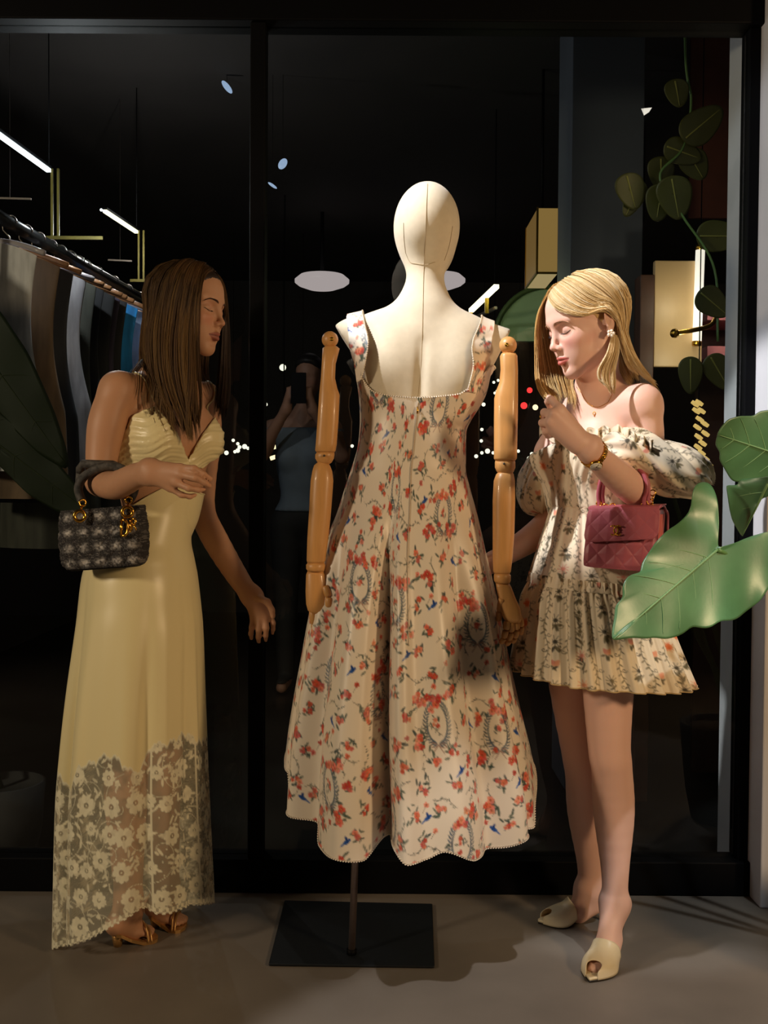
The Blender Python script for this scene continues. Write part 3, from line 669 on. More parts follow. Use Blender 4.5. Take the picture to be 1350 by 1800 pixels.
# ------------------------------------------------------------------ print painter
class Canvas:
    def __init__(s, w, h, px, base):
        s.px = px; s.W = int(w / px); s.H = int(h / px); s.A = np.empty((s.H, s.W, 3), np.float32); s.A[:] = base; s.w = w; s.h = h
    def _win(s, x0, y0, x1, y1):
        i0, i1 = max(0, int(x0 / s.px) - 1), min(s.W, int(x1 / s.px) + 2); j0, j1 = max(0, int(y0 / s.px) - 1), min(s.H, int(y1 / s.px) + 2)
        if i1 <= i0 or j1 <= j0: return None
        X = (np.arange(i0, i1) + 0.5) * s.px; Y = (np.arange(j0, j1) + 0.5) * s.px
        return slice(j0, j1), slice(i0, i1), X[None, :], Y[:, None]
    def blend(s, w, m, c, a=1.0):
        m = np.clip(m, 0, 1)[..., None] * a; v = s.A[w[0], w[1]]; s.A[w[0], w[1]] = v * (1 - m) + np.asarray(c, np.float32) * m
    def ell(s, x, y, a, b, rot, c, al=1.0):
        r = max(a, b) + s.px * 2; w = s._win(x - r, y - r, x + r, y + r)
        if w is None: return
        dx, dy = w[2] - x, w[3] - y; ct, st = math.cos(rot), math.sin(rot)
        u = (dx * ct + dy * st) / a; v = (-dx * st + dy * ct) / b; d = np.sqrt(u * u + v * v)
        s.blend(w, (1 - d) * min(a, b) / s.px + 0.5, c, al)
    def line(s, P, wd, c, al=1.0):
        P = np.asarray(P); lo = P.min(0) - wd * 2; hi = P.max(0) + wd * 2; w = s._win(lo[0], lo[1], hi[0], hi[1])
        if w is None: return
        D = np.full((w[3].shape[0], w[2].shape[1]), 9.0)
        for a, b in zip(P[:-1], P[1:]):
            ab = b - a; t = np.clip(((w[2] - a[0]) * ab[0] + (w[3] - a[1]) * ab[1]) / (ab @ ab + 1e-12), 0, 1)
            D = np.minimum(D, np.hypot(w[2] - a[0] - t * ab[0], w[3] - a[1] - t * ab[1]))
        s.blend(w, (wd / 2 - D) / s.px + 0.5, c, al)
    def sample(s, u, v):
        x = np.clip(u / s.px - 0.5, 0, s.W - 1.001); y = np.clip(v / s.px - 0.5, 0, s.H - 1.001); i = x.astype(int); j = y.astype(int)
        f = (x - i)[..., None]; g = (y - j)[..., None]; A = s.A
        return (A[j, i] * (1 - f) + A[j, i + 1] * f) * (1 - g) + (A[j + 1, i] * (1 - f) + A[j + 1, i + 1] * f) * g
rp_ = random.Random(11)
GRN = [srgb(58, 78, 70), srgb(72, 92, 78), srgb(44, 66, 68), srgb(86, 100, 84)]
CORAL = [srgb(214, 84, 58), srgb(226, 112, 84), srgb(198, 66, 52), srgb(232, 140, 112), srgb(205, 98, 90)]
TWIG = srgb(92, 78, 62); BLUE = srgb(38, 84, 156)
def leaf(cv, x, y, L, ang, c): cv.ell(x + math.cos(ang) * L / 2, y + math.sin(ang) * L / 2, L / 2, L * 0.17, ang, c, 0.92)
def flower(cv, x, y, r, c):
    for k in range(6):
        a = k * math.pi / 3 + rp_.random(); cv.ell(x + math.cos(a) * r * 0.55, y + math.sin(a) * r * 0.55, r * 0.55, r * 0.42, a, [q * rp_.uniform(0.8, 1.2) for q in c], 0.9)
    cv.ell(x, y, r * 0.33, r * 0.3, 0, srgb(150, 44, 36), 0.85); cv.ell(x, y, r * 0.14, r * 0.14, 0, srgb(235, 190, 120), 0.8)
def cluster(cv, x, y, s=1.0, n=4):
    for k in range(int(9 * s) + 4): leaf(cv, x + rp_.gauss(0, 0.009) * s, y + rp_.gauss(0, 0.009) * s, rp_.uniform(0.012, 0.02) * s, rp_.random() * 6.28, rp_.choice(GRN))
    for k in range(n):
        a = rp_.random() * 6.28; q = rp_.uniform(0.004, 0.016) * s; flower(cv, x + math.cos(a) * q, y + math.sin(a) * q, rp_.uniform(0.006, 0.0095) * s, rp_.choice(CORAL))
def vine(cv, x, y, dx, dy, c=TWIG):
    P = []; n = 14; ph = rp_.random() * 6
    for k in range(n): t = k / (n - 1); P.append((x + dx * t + 0.006 * math.sin(ph + t * 7) * (abs(dy) > abs(dx)), y + dy * t + 0.006 * math.sin(ph + t * 7) * (abs(dx) >= abs(dy))))
    cv.line(P, 0.0014, c, 0.85)
    for k in range(2, n - 1): leaf(cv, P[k][0], P[k][1], 0.006, rp_.random() * 6.28, rp_.choice(GRN))
def wreath(cv, x, y, s=1.0):
    for k in range(30):
        a = -math.pi / 2 + 0.55 + (2 * math.pi - 1.1) * k / 29; ex, ey = x + 0.027 * s * math.cos(a), y + 0.043 * s * math.sin(a)
        for q in (-0.5, 0.5): leaf(cv, ex, ey, 0.011 * s, a + math.pi / 2 * (1 if math.cos(a) > 0 else -1) * -1 + q * 1.3, rp_.choice([srgb(78, 98, 118), srgb(92, 108, 112), srgb(60, 80, 98)]))
    for k in range(7): flower(cv, x + rp_.gauss(0, 0.014) * s, y - 0.043 * s + rp_.gauss(0, 0.006), 0.008 * s, rp_.choice(CORAL))
    cluster(cv, x, y, 0.6 * s, 3)
    for sg in (-1, 1): cv.line([(x, y + 0.045 * s), (x + sg * 0.012, y + 0.040 * s), (x + sg * 0.02, y + 0.049 * s), (x + sg * 0.008, y + 0.05 * s), (x, y + 0.045 * s), (x + sg * 0.013, y + 0.062 * s)], 0.002, srgb(150, 110, 96), 0.9)
def bird(cv, x, y, f=1):
    cv.ell(x, y, 0.0085, 0.0042, 0.5 * f, BLUE); cv.ell(x - 0.007 * f, y - 0.005, 0.0035, 0.003, 0, BLUE); cv.ell(x + 0.009 * f, y + 0.006, 0.007, 0.0018, 0.7 * f, srgb(60, 104, 170)); cv.ell(x - 0.001 * f, y - 0.006, 0.007, 0.003, -1.2 * f, srgb(28, 66, 132))
def floral(w, h, base):
    cv = Canvas(w, h, 0.0011, base); r = rp_
    st = 0.078; j = 0; y = -0.02
    while y < h + 0.05:
        x = -0.02 + (j % 2) * st / 2; i = 0
        while x < w + 0.05:
            k = (i * 3 + j * 5) % 14; kk = k % 7; xx, yy = x + r.gauss(0, 0.008), y + r.gauss(0, 0.008)
            if k == 0: wreath(cv, xx, yy, 1.0)
            elif kk in (2, 5): cluster(cv, xx, yy, 1.0, 5)
            else: cluster(cv, xx, yy, 0.8, 3)
            if kk in (1, 4): vine(cv, xx + 0.02, yy + 0.02, r.uniform(0.05, 0.08), r.uniform(-0.015, 0.015))
            if kk in (3, 0): vine(cv, xx - 0.03, yy, r.uniform(-0.01, 0.01), 0.07)
            if kk == 6: bird(cv, xx - 0.03, yy + 0.012, r.choice((-1, 1)))
            if kk in (2, 3, 4): flower(cv, xx + 0.032, yy - 0.02, 0.006, r.choice(CORAL)); cv.line([(xx + 0.032, yy - 0.02), (xx + 0.022, yy - 0.004)], 0.001, TWIG)
            x += st; i += 1
        y += st * 0.62; j += 1
    return cv
# ------------------------------------------------------------------ the dress on the mannequin
CREAM = srgb(234, 219, 197)
SATIN = mat('printed_satin', (1, 1, 1), 0.36, attr=True, bump=0.05, bscale=700, sheen=0.1, spec=0.4)
dr = empty('floral_midi_dress', tuple(W(720, 1200, MD) * [1, 1, 0] + [0, 0, 0.3]), 'cream satin midi dress with coral flower print on the mannequin', 'dress')
#       y    xl   xr   depth-ratio
SIL = [(560, 624, 842, 0.80), (640, 624, 841, 0.78), (700, 631, 832, 0.76), (735, 633, 824, 0.76), (780, 629, 819, 0.78), (820, 619, 819, 0.82), (860, 606, 828, 0.86), (900, 592, 838, 0.9), (950, 572, 850, 0.94),
       (1000, 558, 862, 0.96), (1080, 541, 880, 0.97), (1160, 526, 896, 0.97), (1240, 511, 914, 0.97), (1320, 499, 934, 0.97), (1380, 494, 946, 0.97), (1460, 490, 952, 0.97)]
def dress_surface(th, y):
    """th: angle, -pi/2 faces the viewer; y: row in the photo frame at the dress axis"""
    xl, xr, q = np.moveaxis(interp(y, SIL), -1, 0)
    c = (xl + xr) / 2; hw = (xr - xl) / 2
    f = sstep(840, 1100, y)                       # folds open below the waist
    bump = lambda a, wdt: np.exp(-((np.mod(th - a + math.pi, 2 * math.pi) - math.pi) / wdt) ** 2)
    R = 1 - f * (0.30 * bump(-1.80, 0.075) + 0.10 * bump(-2.45, 0.10) + 0.09 * bump(-0.95, 0.10) + 0.06 * bump(-0.52, 0.07) + 0.05 * bump(-2.8, 0.06)) \
          + f * (0.10 * bump(-1.62, 0.10) + 0.09 * bump(-2.08, 0.16) + 0.07 * bump(-1.25, 0.16) + 0.05 * bump(-0.70, 0.1) + 0.03 * bump(-2.62, 0.08))
    R = R + f * 0.012 * np.sin(9 * th + 0.7) + 0.012 * f * np.sin(17 * th + 2) * np.maximum(0, np.sin(th)) \
          - 0.010 * (1 - f) * bump(-1.6, 0.05) + 0.006 * (1 - f) * np.sin(y * 0.05 + 3 * th) * sstep(690, 760, y)
    hwm = hw * MD / FPX; X = hwm * np.cos(th) * R; Yd = MD + 0.01 + hwm * q * np.sin(th) * R
    d0 = RT * 0 + (W(0, 0, MD) * 0)
    ctr = np.stack([(c - 675) / FPX * MD, 0 * c, CAMH - 0 * c], -1)
    # row height: z at depth MD
    dr_ = FW[None] - UP[None] * ((y.ravel() - 900) / FPX)[:, None] + RT[None] * ((c.ravel() - 675) / FPX)[:, None]
    P = CAM + dr_ * (MD / dr_[:, 1])[:, None]
    P = P.reshape(c.shape + (3,)).copy(); P[..., 0] += X; P[..., 1] = Yd
    return P
def hemrow(th):
    a = np.degrees(np.mod(th, 2 * math.pi))      # 270 = towards the viewer
    return interp(a, [(0, 1352), (20, 1330), (90, 1310), (160, 1330), (180, 1336), (196, 1344), (199, 1396), (208, 1402), (222, 1410), (228, 1432), (240, 1438), (250, 1440), (255, 1418), (262, 1420), (268, 1436), (275, 1432), (282, 1420), (295, 1438), (310, 1436), (325, 1425), (336, 1426), (340, 1394), (350, 1374), (360, 1352)])
def toprow(th):
    a = np.degrees(np.mod(th, 2 * math.pi))
    return interp(a, [(0, 634), (60, 640), (90, 655), (120, 640), (180, 630), (198, 642), (212, 668), (226, 692), (242, 700), (270, 704), (298, 700), (314, 692), (328, 668), (342, 646), (360, 634)])
def build_dress():
    nb = 520; nf = 80                            # dense on the seen back, coarser on the front
    th = np.concatenate([np.linspace(math.pi - 0.12, 2 * math.pi + 0.12, nb, endpoint=False), np.linspace(2 * math.pi + 0.12, 3 * math.pi - 0.12, nf, endpoint=False)])
    t0, h0 = toprow(th), hemrow(th); nv = 370
    v = np.linspace(0, 1, nv)[:, None]; y = t0[None] * (1 - v) + h0[None] * v
    T = np.broadcast_to(th[None], y.shape); P = dress_surface(T, y)
    # arc length along the hips as print coordinate
    mid = P[245]; seg = np.linalg.norm(np.roll(mid, -1, 0) - mid, axis=1); u = np.concatenate([[0], np.cumsum(seg)[:-1]])
    cvs = floral(u[-1] + 0.1, 1.12, CREAM)
    taper = np.clip(interp(y, [(640, 0.62), (800, 0.6), (900, 0.75), (1100, 1.0), (1460, 1.25)]), 0, 2)
    uc = u[nb // 2]; U = uc + (u[None] - uc) * np.where(np.abs(u[None] - uc) < 9, taper, 1); Vv = (y - 640) / 731 * 0.98 + 0.02
    col_ = cvs.sample(np.mod(U, cvs.w - 0.02), np.clip(Vv, 0, cvs.h - 0.01))
    P2 = P.reshape(-1, 3); d = MQF.sample(P2); near = (d < 0.006) & (np.abs(d) < 0.2)
    P2[near] = MQF.push(P2[near], 0.006)
    kseam = 0
    o = mesh('dress_body', P2, gridfaces(nv, len(th), True), SATIN, dr, colors=col_.reshape(-1, 3))
    return cvs, th, P2.reshape(nv, len(th), 3), nb
DCV, DTH, DP, DNB = build_dress()
PICOT = mat('picot_trim', srgb(236, 222, 200), 0.7, var=0.1)
def picot(name, pts, step, r, parent):
    pts = np.asarray(pts); L = np.concatenate([[0], np.cumsum(np.linalg.norm(np.diff(pts, axis=0), axis=1))]); n = int(L[-1] / step); mb = MB()
    for k in range(n):
        p = np.array([np.interp((k + 0.5) * step, L, pts[:, q]) for q in range(3)]); mb.ball(p, r, 5, 4)
    return mb.build(name, PICOT, parent)
picot('hem_trim', np.vstack([DP[-1], DP[-1, :1]]), 0.0058, 0.0027, dr)
picot('neckline_trim', DP[0, 20:DNB - 20], 0.0056, 0.0024, dr)
# straps: wide bands over the shoulders, running up from the back
def strap(cl, cr, du):
    n = 60; A = crom([W(x, y, D) for x, y, D in cl], n); B = crom([W(x, y, D) for x, y, D in cr], n); w = 26
    P = np.stack([A * (1 - t) + B * t for t in np.linspace(0, 1, w)], 1).reshape(-1, 3); P = MQF.push(P, 0.0065, 6)
    G_ = P.reshape(n, w, 3); cols = DCV.sample(np.clip(du + np.linspace(0, 0.05, w)[None] + 0 * np.arange(n)[:, None], 0, DCV.w - 0.01), 0.1 + np.linspace(0, 0.3, n)[:, None] + 0 * np.arange(w)[None])
    o = mesh('strap', P, gridfaces(n, w), SATIN, dr, colors=cols.reshape(-1, 3)); sm = o.modifiers.new('t', 'SOLIDIFY'); sm.thickness = 0.002; sm.offset = 1
    picot('strap_trim', G_[:, w - 1 if du < 0.6 else 0], 0.0056, 0.0022, o); return o
strap([(612, 560, 2.66), (610, 552, 2.56), (611, 575, 2.49), (614, 610, 2.46), (622, 640, 2.455), (627, 672, 2.45)], [(640, 556, 2.66), (637, 546, 2.56), (641, 570, 2.47), (647, 600, 2.44), (641, 640, 2.43), (634, 668, 2.445)], 0.22)
strap([(832, 572, 2.66), (840, 566, 2.56), (836, 580, 2.49), (830, 610, 2.44), (832, 645, 2.43), (822, 688, 2.44)], [(866, 580, 2.66), (866, 572, 2.56), (866, 590, 2.49), (862, 620, 2.47), (850, 655, 2.46), (836, 692, 2.46)], 0.72)
# centre zip with little pull
zc = DNB // 2 + 3; zp = DP[4:206:2, zc] - [0, 0.0012, 0]
MB().tube(zp, 0.0011, 5).build('zip_seam', mat('zip_tape', srgb(196, 176, 150), 0.7), dr)
z = MB().tube([zp[2] + [0, -0.003, 0], zp[2] + [0, -0.004, -0.016]], [0.0016, 0.0026], 6); z.build('zip_pull', GOLD, dr)
# ================================================================== people: shared builders
def frame(yaw, pitch=0.0, roll=0.0, left=False):
    """columns forward, left-of-body, up. yaw: degrees turned from facing the viewer towards image right"""
    a, b = math.radians(yaw), math.radians(pitch)
    f = np.array([math.sin(a) * math.cos(b), -math.cos(a) * math.cos(b), -math.sin(b)])
    l = np.array([math.cos(a), math.sin(a), 0.0]); u = np.cross(f, l)
    if roll:
        r = math.radians(roll); l, u = l * math.cos(r) + u * math.sin(r), -l * math.sin(r) + u * math.cos(r)
    return np.stack([f, l, u], 1)
class Head:
    def __init__(s, o, R, sc): s.o = np.asarray(o); s.R = R; s.sc = sc
    def __call__(s, x, y, z): return s.o + s.R @ (np.array([x, y, z]) * s.sc)
    def local(s, P): return ((np.asarray(P) - s.o) @ s.R) / s.sc
def head(F, H, neck, ears=(1, 1), smile=0.0):
    R, c = H.R, H.sc
    E = lambda p, r, k, sub=False, Rl=None: F.ell(H(*p), np.array(r) * c, R if Rl is None else R @ Rl, k * c, sub)
    C = lambda a, b, ra, rb, k, sub=False: F.cone(H(*a), H(*b), ra * c, rb * c, k * c, sub)
    rotY = lambda d: np.array([[math.cos(math.radians(d)), 0, math.sin(math.radians(d))], [0, 1, 0], [-math.sin(math.radians(d)), 0, math.cos(math.radians(d))]])
    rotZ = lambda d: np.array([[math.cos(math.radians(d)), -math.sin(math.radians(d)), 0], [math.sin(math.radians(d)), math.cos(math.radians(d)), 0], [0, 0, 1]])
    E((-0.018, 0, 0.036), (0.094, 0.073, 0.080), 0.02)                     # cranium
    E((0.022, 0, 0.040), (0.066, 0.060, 0.062), 0.03)                      # forehead
    E((0.026, 0, -0.020), (0.060, 0.056, 0.074), 0.03)                     # mid face
    for s in (-1, 1):
        C((-0.002, s * 0.050, -0.030), (0.008, s * 0.046, -0.062), 0.016, 0.012, 0.028)   # jaw angle
        C((0.008, s * 0.046, -0.062), (0.062, s * 0.014, -0.098), 0.012, 0.012, 0.025)    # jaw line
        E((0.058, s * 0.034, -0.024), (0.022, 0.020, 0.018), 0.022)         # cheekbone
        E((0.055, s * 0.028, -0.054), (0.019, 0.019, 0.024), 0.028)         # lower cheek
    E((0.062, 0, -0.066), (0.024, 0.030, 0.032), 0.022)                    # muzzle
    E((0.070, 0, -0.099), (0.0155, 0.019, 0.0155), 0.016)                  # chin
    for s in (-1, 1):
        C((0.081, s * 0.010, 0.022), (0.066, s * 0.046, 0.022), 0.0075, 0.0070, 0.018)     # brow ridge
        E((0.092, s * 0.031, -0.001), (0.017, 0.019, 0.0125), 0.014, True)               # socket
    C((0.082, 0, 0.012), (0.0995, 0, -0.026), 0.0050, 0.0060, 0.012)        # nose bridge
    E((0.1020, 0, -0.0330), (0.0088, 0.0078, 0.0072), 0.008)               # tip
    for s in (-1, 1):
        E((0.0915, s * 0.0100, -0.0380), (0.0090, 0.0054, 0.0060), 0.007)  # wing
        E((0.0985, s * 0.0062, -0.0440), (0.0060, 0.0032, 0.0035), 0.003, True)          # nostril
        E((0.0700, s * 0.031, -0.001), (0.0128, 0.0142, 0.0122), 0.006)    # closed eyeball and lids
    C((0.093, 0, -0.046), (0.0905, 0, -0.0555), 0.003, 0.004, 0.008)       # philtrum
    for s in (-1, 1):                                                      # lips
        C((0.0935, s * 0.0035, -0.0605), (0.0800, s * 0.0225, -0.0655), 0.0056, 0.0026, 0.004)
        C((0.0925, s * 0.0010, -0.0715), (0.0795, s * 0.0200, -0.0670), 0.0066, 0.0026, 0.004)
        C((0.1000, 0, -0.0655), (0.0840, s * 0.0235, -0.0660), 0.0014, 0.0012, 0.003, True)
    E((0.0875, 0, -0.0830), (0.005, 0.013, 0.0045), 0.010, True)           # fold under the lip
    for s, on in zip((1, -1), ears):
        if not on: continue
        Re = rotZ(s * 24) @ rotY(-14)
        E((-0.012, s * 0.0800, -0.002), (0.0185, 0.0062, 0.0310), 0.006, False, Re)
        E((-0.007, s * 0.0880, 0.002), (0.0115, 0.0060, 0.0205), 0.003, True, Re)
        E((-0.004, s * 0.0790, -0.031), (0.0085, 0.0050, 0.0085), 0.006, False, Re)
        C((0.0035, s * 0.0785, -0.006), (0.0040, s * 0.0785, -0.012), 0.0042, 0.004, 0.003)
    nb = np.asarray(neck); C0 = H(-0.022, 0, -0.040)
    F.cone(C0, nb, 0.048 * c, 0.047 * c, 0.03)
    F.cone(H(0.012, 0, -0.080), nb + R[:, 0] * 0.012 * [1, 1, 0], 0.034 * c, 0.034 * c, 0.02)
def torso(F, B, pts):
    """pts: dict of centre points; B = body frame (columns forward, left, up)"""
    E = lambda p, r, k: F.ell(p, r, B, k)
    E(pts['pelvis'], (0.092, 0.138, 0.105), 0.05); E(pts['pelvis'] - B[:, 0] * 0.025 + B[:, 2] * -0.02, (0.085, 0.125, 0.085), 0.05)
    E(pts['waist'], (0.076, 0.104, 0.120), 0.06); E(pts['ribs'], (0.092, 0.128, 0.120), 0.06)
    E(pts['chest'], (0.080, 0.135, 0.085), 0.06)
    for s in (-1, 1): E(pts['bust'] + B[:, 1] * s * 0.066, (0.058, 0.058, 0.058), 0.035)
def shoulders(F, nb, sh, B):
    for p in sh:
        F.cone(nb - B[:, 0] * 0.018 - [0, 0, 0.020], p + [0, 0, 0.0], 0.040, 0.036, 0.04)      # trapezius
        F.cone(nb + B[:, 0] * 0.035 - [0, 0, 0.030], p + B[:, 0] * 0.01 + [0, 0, 0.004], 0.020, 0.022, 0.03)   # collar bone
def limb(F, P, R, k=0.03):
    n = 4 * (len(P) - 1) + 1; Q = crom([np.r_[np.asarray(p), r] for p, r in zip(P, R)], n)
    for i in range(n - 1): F.cone(Q[i, :3], Q[i + 1, :3], Q[i, 3], Q[i + 1, 3], k if i == 0 else 0.006)
def hand(F, wr, meta, fingers, thumb):
    for a, b, r in wr: F.cone(W(*a), W(*b), r, r, 0.02)
    for a, b, r0, r1 in meta: F.cone(W(*a), W(*b), r0, r1, 0.013)
    for pts, r in fingers + [thumb]:
        P = [W(*p) for p in pts]; n = len(P)
        for i in range(n - 1): F.cone(P[i], P[i + 1], r * (1 - 0.12 * i), r * (1 - 0.12 * (i + 1)), 0.0045 if i else 0.006)
def skin_colors(V, H, base, lip, blush, lipz=(-0.0655, 0.0125)):
    n = len(V); C = np.tile(np.array(base, np.float32), (n, 1))
    q = H.local(V); x, y, z = q.T
    near = (np.abs(y) < 0.08) & (x > 0.02) & (np.abs(z) < 0.12)
    def mixin(m, c): 
        m = (m * near)[:, None]; C[:] = C * (1 - m) + np.array(c, np.float32) * m
    d = np.sqrt(((np.abs(y) - 0.038) / 0.026) ** 2 + ((z + 0.030) / 0.018) ** 2); mixin(0.45 * np.clip(1.3 - d, 0, 1), blush)
    d = np.sqrt((y / 0.012) ** 2 + ((z + 0.036) / 0.012) ** 2); mixin(0.25 * np.clip(1.2 - d, 0, 1) * (x > 0.09), blush)
    u = np.clip(np.abs(y) / 0.0245, 0, 1); top = -0.0555 - 0.0085 * u ** 1.5 + 0.002 * np.exp(-(y / 0.003) ** 2) * -1; bot = -0.0785 + 0.0120 * u ** 1.7
    m = sstep(-0.0012, 0.0012, top - z) * sstep(-0.0012, 0.0012, z - bot) * (np.abs(y) < 0.0245) * (x > 0.074); mixin(0.9 * m, lip)
    m = np.exp(-((z + 0.0657) / 0.0011) ** 2) * (np.abs(y) < 0.024) * (x > 0.074); mixin(0.8 * m, [c * 0.30 for c in lip])
    d = np.sqrt(((np.abs(y) - 0.031) / 0.018) ** 2 + ((z - 0.006) / 0.010) ** 2); mixin(0.38 * np.clip(1.2 - d, 0, 1) * (x > 0.05), [c * 0.62 for c in blush])
    return C
def facehair(H, F, parent, browc, lashc, sides=(1, -1), lashz=-0.0052):
    bm_ = mat('brow_hair', browc, 0.7); lm = mat('lash_hair', lashc, 0.6)
    for s in sides:
        mb = MB()
        base = crom([(0.10, s * 0.012, 0.0160), (0.10, s * 0.024, 0.0195), (0.095, s * 0.037, 0.0205), (0.085, s * 0.048, 0.0150)], 30)
        for i, b in enumerate(base):
            p = np.array([H(*b)]); 
            for _ in range(10): p = p - H.R[:, 0] * np.clip(F.sample(p), -0.01, 0.03)[:, None] * 0.8
            t = nrm(H.R @ (np.array([-0.1, s * 1.0, 0.6 - 1.1 * i / 25])))
            for j in (-2, -1, 0, 1, 2):
                a = p[0] + H.R[:, 2] * 0.0009 * j * (1.1 - 0.75 * i / 29) + H.R[:, 0] * 0.0003; mb.tube([a, a + t * 0.003, a + t * 0.0065], [0.00045, 0.0004, 0.00015], 3, False)
        mb.build('eyebrow', bm_, parent)
        mb = MB(); arc = crom([(0.095, s * 0.0185, lashz - 0.0005), (0.10, s * 0.025, lashz - 0.0028), (0.10, s * 0.033, lashz - 0.0034), (0.095, s * 0.040, lashz - 0.0018), (0.085, s * 0.0462, lashz + 0.0012)], 30); pts = []
        for i, b in enumerate(arc):
            p = np.array([H(*b)])
            for _ in range(10): p = p - H.R[:, 0] * np.clip(F.sample(p), -0.01, 0.03)[:, None] * 0.8
            pts.append(p[0])
            if i % 2 == 0:
                a = p[0]; t = nrm(H.R @ np.array([1.0, s * (i - 14) / 16.0, -0.35])); mb.tube([a, a + t * 0.004, a + t * 0.0065 + H.R[:, 2] * 0.0018], [0.0004, 0.00035, 0.0001], 3, False)
        mb.tube(pts, 0.00075, 5); mb.build('eyelashes', lm, parent)
def cloth_sdf(name, F, FT, off, poly, mt, parent, disp=None, colors=None, relaxn=3, sl_z=None):
    """garment shell: torso field grown by off and cut by a 2D outline, so it wraps the whole body"""
    lo = np.array([F.xs[0], F.ys[0], sl_z[0]]); hi = np.array([F.xs[-1], F.ys[-1], sl_z[1]]); sl = F.win(lo, hi)
    A = FT[sl]; X, Y, Z = F.pts(sl); q0 = X - CAM[0]; q1 = Y - CAM[1]; q2 = Z - CAM[2]
    w = q0 * FW[0] + q1 * FW[1] + q2 * FW[2]
    px = 675 + FPX * (q0 * RT[0] + q1 * RT[1] + q2 * RT[2]) / w; py = 900 - FPX * (q0 * UP[0] + q1 * UP[1] + q2 * UP[2]) / w
    P = np.array(poly, np.float32); d2 = np.full(A.shape, 1e9, np.float32); ins = np.zeros(A.shape, bool)
    for a, b in zip(P, np.roll(P, -1, 0)):
        e = b - a; t = np.clip(((px - a[0]) * e[0] + (py - a[1]) * e[1]) / (e @ e), 0, 1)
        d2 = np.minimum(d2, (px - a[0] - t * e[0]) ** 2 + (py - a[1] - t * e[1]) ** 2)
        c = ((a[1] > py) != (b[1] > py)); xi = a[0] + (py - a[1]) / (e[1] if abs(e[1]) > 1e-6 else 1e-6) * e[0]; ins ^= c & (px < xi)
    d = np.sqrt(d2) * np.where(ins, -1, 1) * (2.5 / FPX)
    V, Q = F.nets(np.maximum(A - off, d).astype(np.float32), sl); V = relax(V, Q, relaxn)
    if disp is not None: V = disp(V)
    return mesh(name, V, Q, mt, parent, colors=None if colors is None else colors(V))
def loft_skirt(sil, D0, toprow, hemrow, fold, nu, nv, dense=None):
    """closed skirt: silhouette rows (y, xl, xr, depth ratio); rows measured on the axis at depth D0"""
    th = np.linspace(0, 2 * math.pi, nu, endpoint=False) if dense is None else dense
    t0, h0 = toprow(th), hemrow(th); v = np.linspace(0, 1, nv)[:, None]; y = t0[None] * (1 - v) + h0[None] * v
    T = np.broadcast_to(th[None], y.shape); xl, xr, q = np.moveaxis(interp(y, sil), -1, 0)
    c = (xl + xr) / 2; hw = (xr - xl) / 2 * D0 / FPX; R = fold(T, y, v)
    dr_ = FW[None] - UP[None] * ((y.ravel() - 900) / FPX)[:, None] + RT[None] * ((c.ravel() - 675) / FPX)[:, None]
    P = (CAM + dr_ * (D0 / dr_[:, 1])[:, None]).reshape(c.shape + (3,))
    P[..., 0] += hw * np.cos(T) * R; P[..., 1] = D0 + hw * q * np.sin(T) * R
    return P, T, y
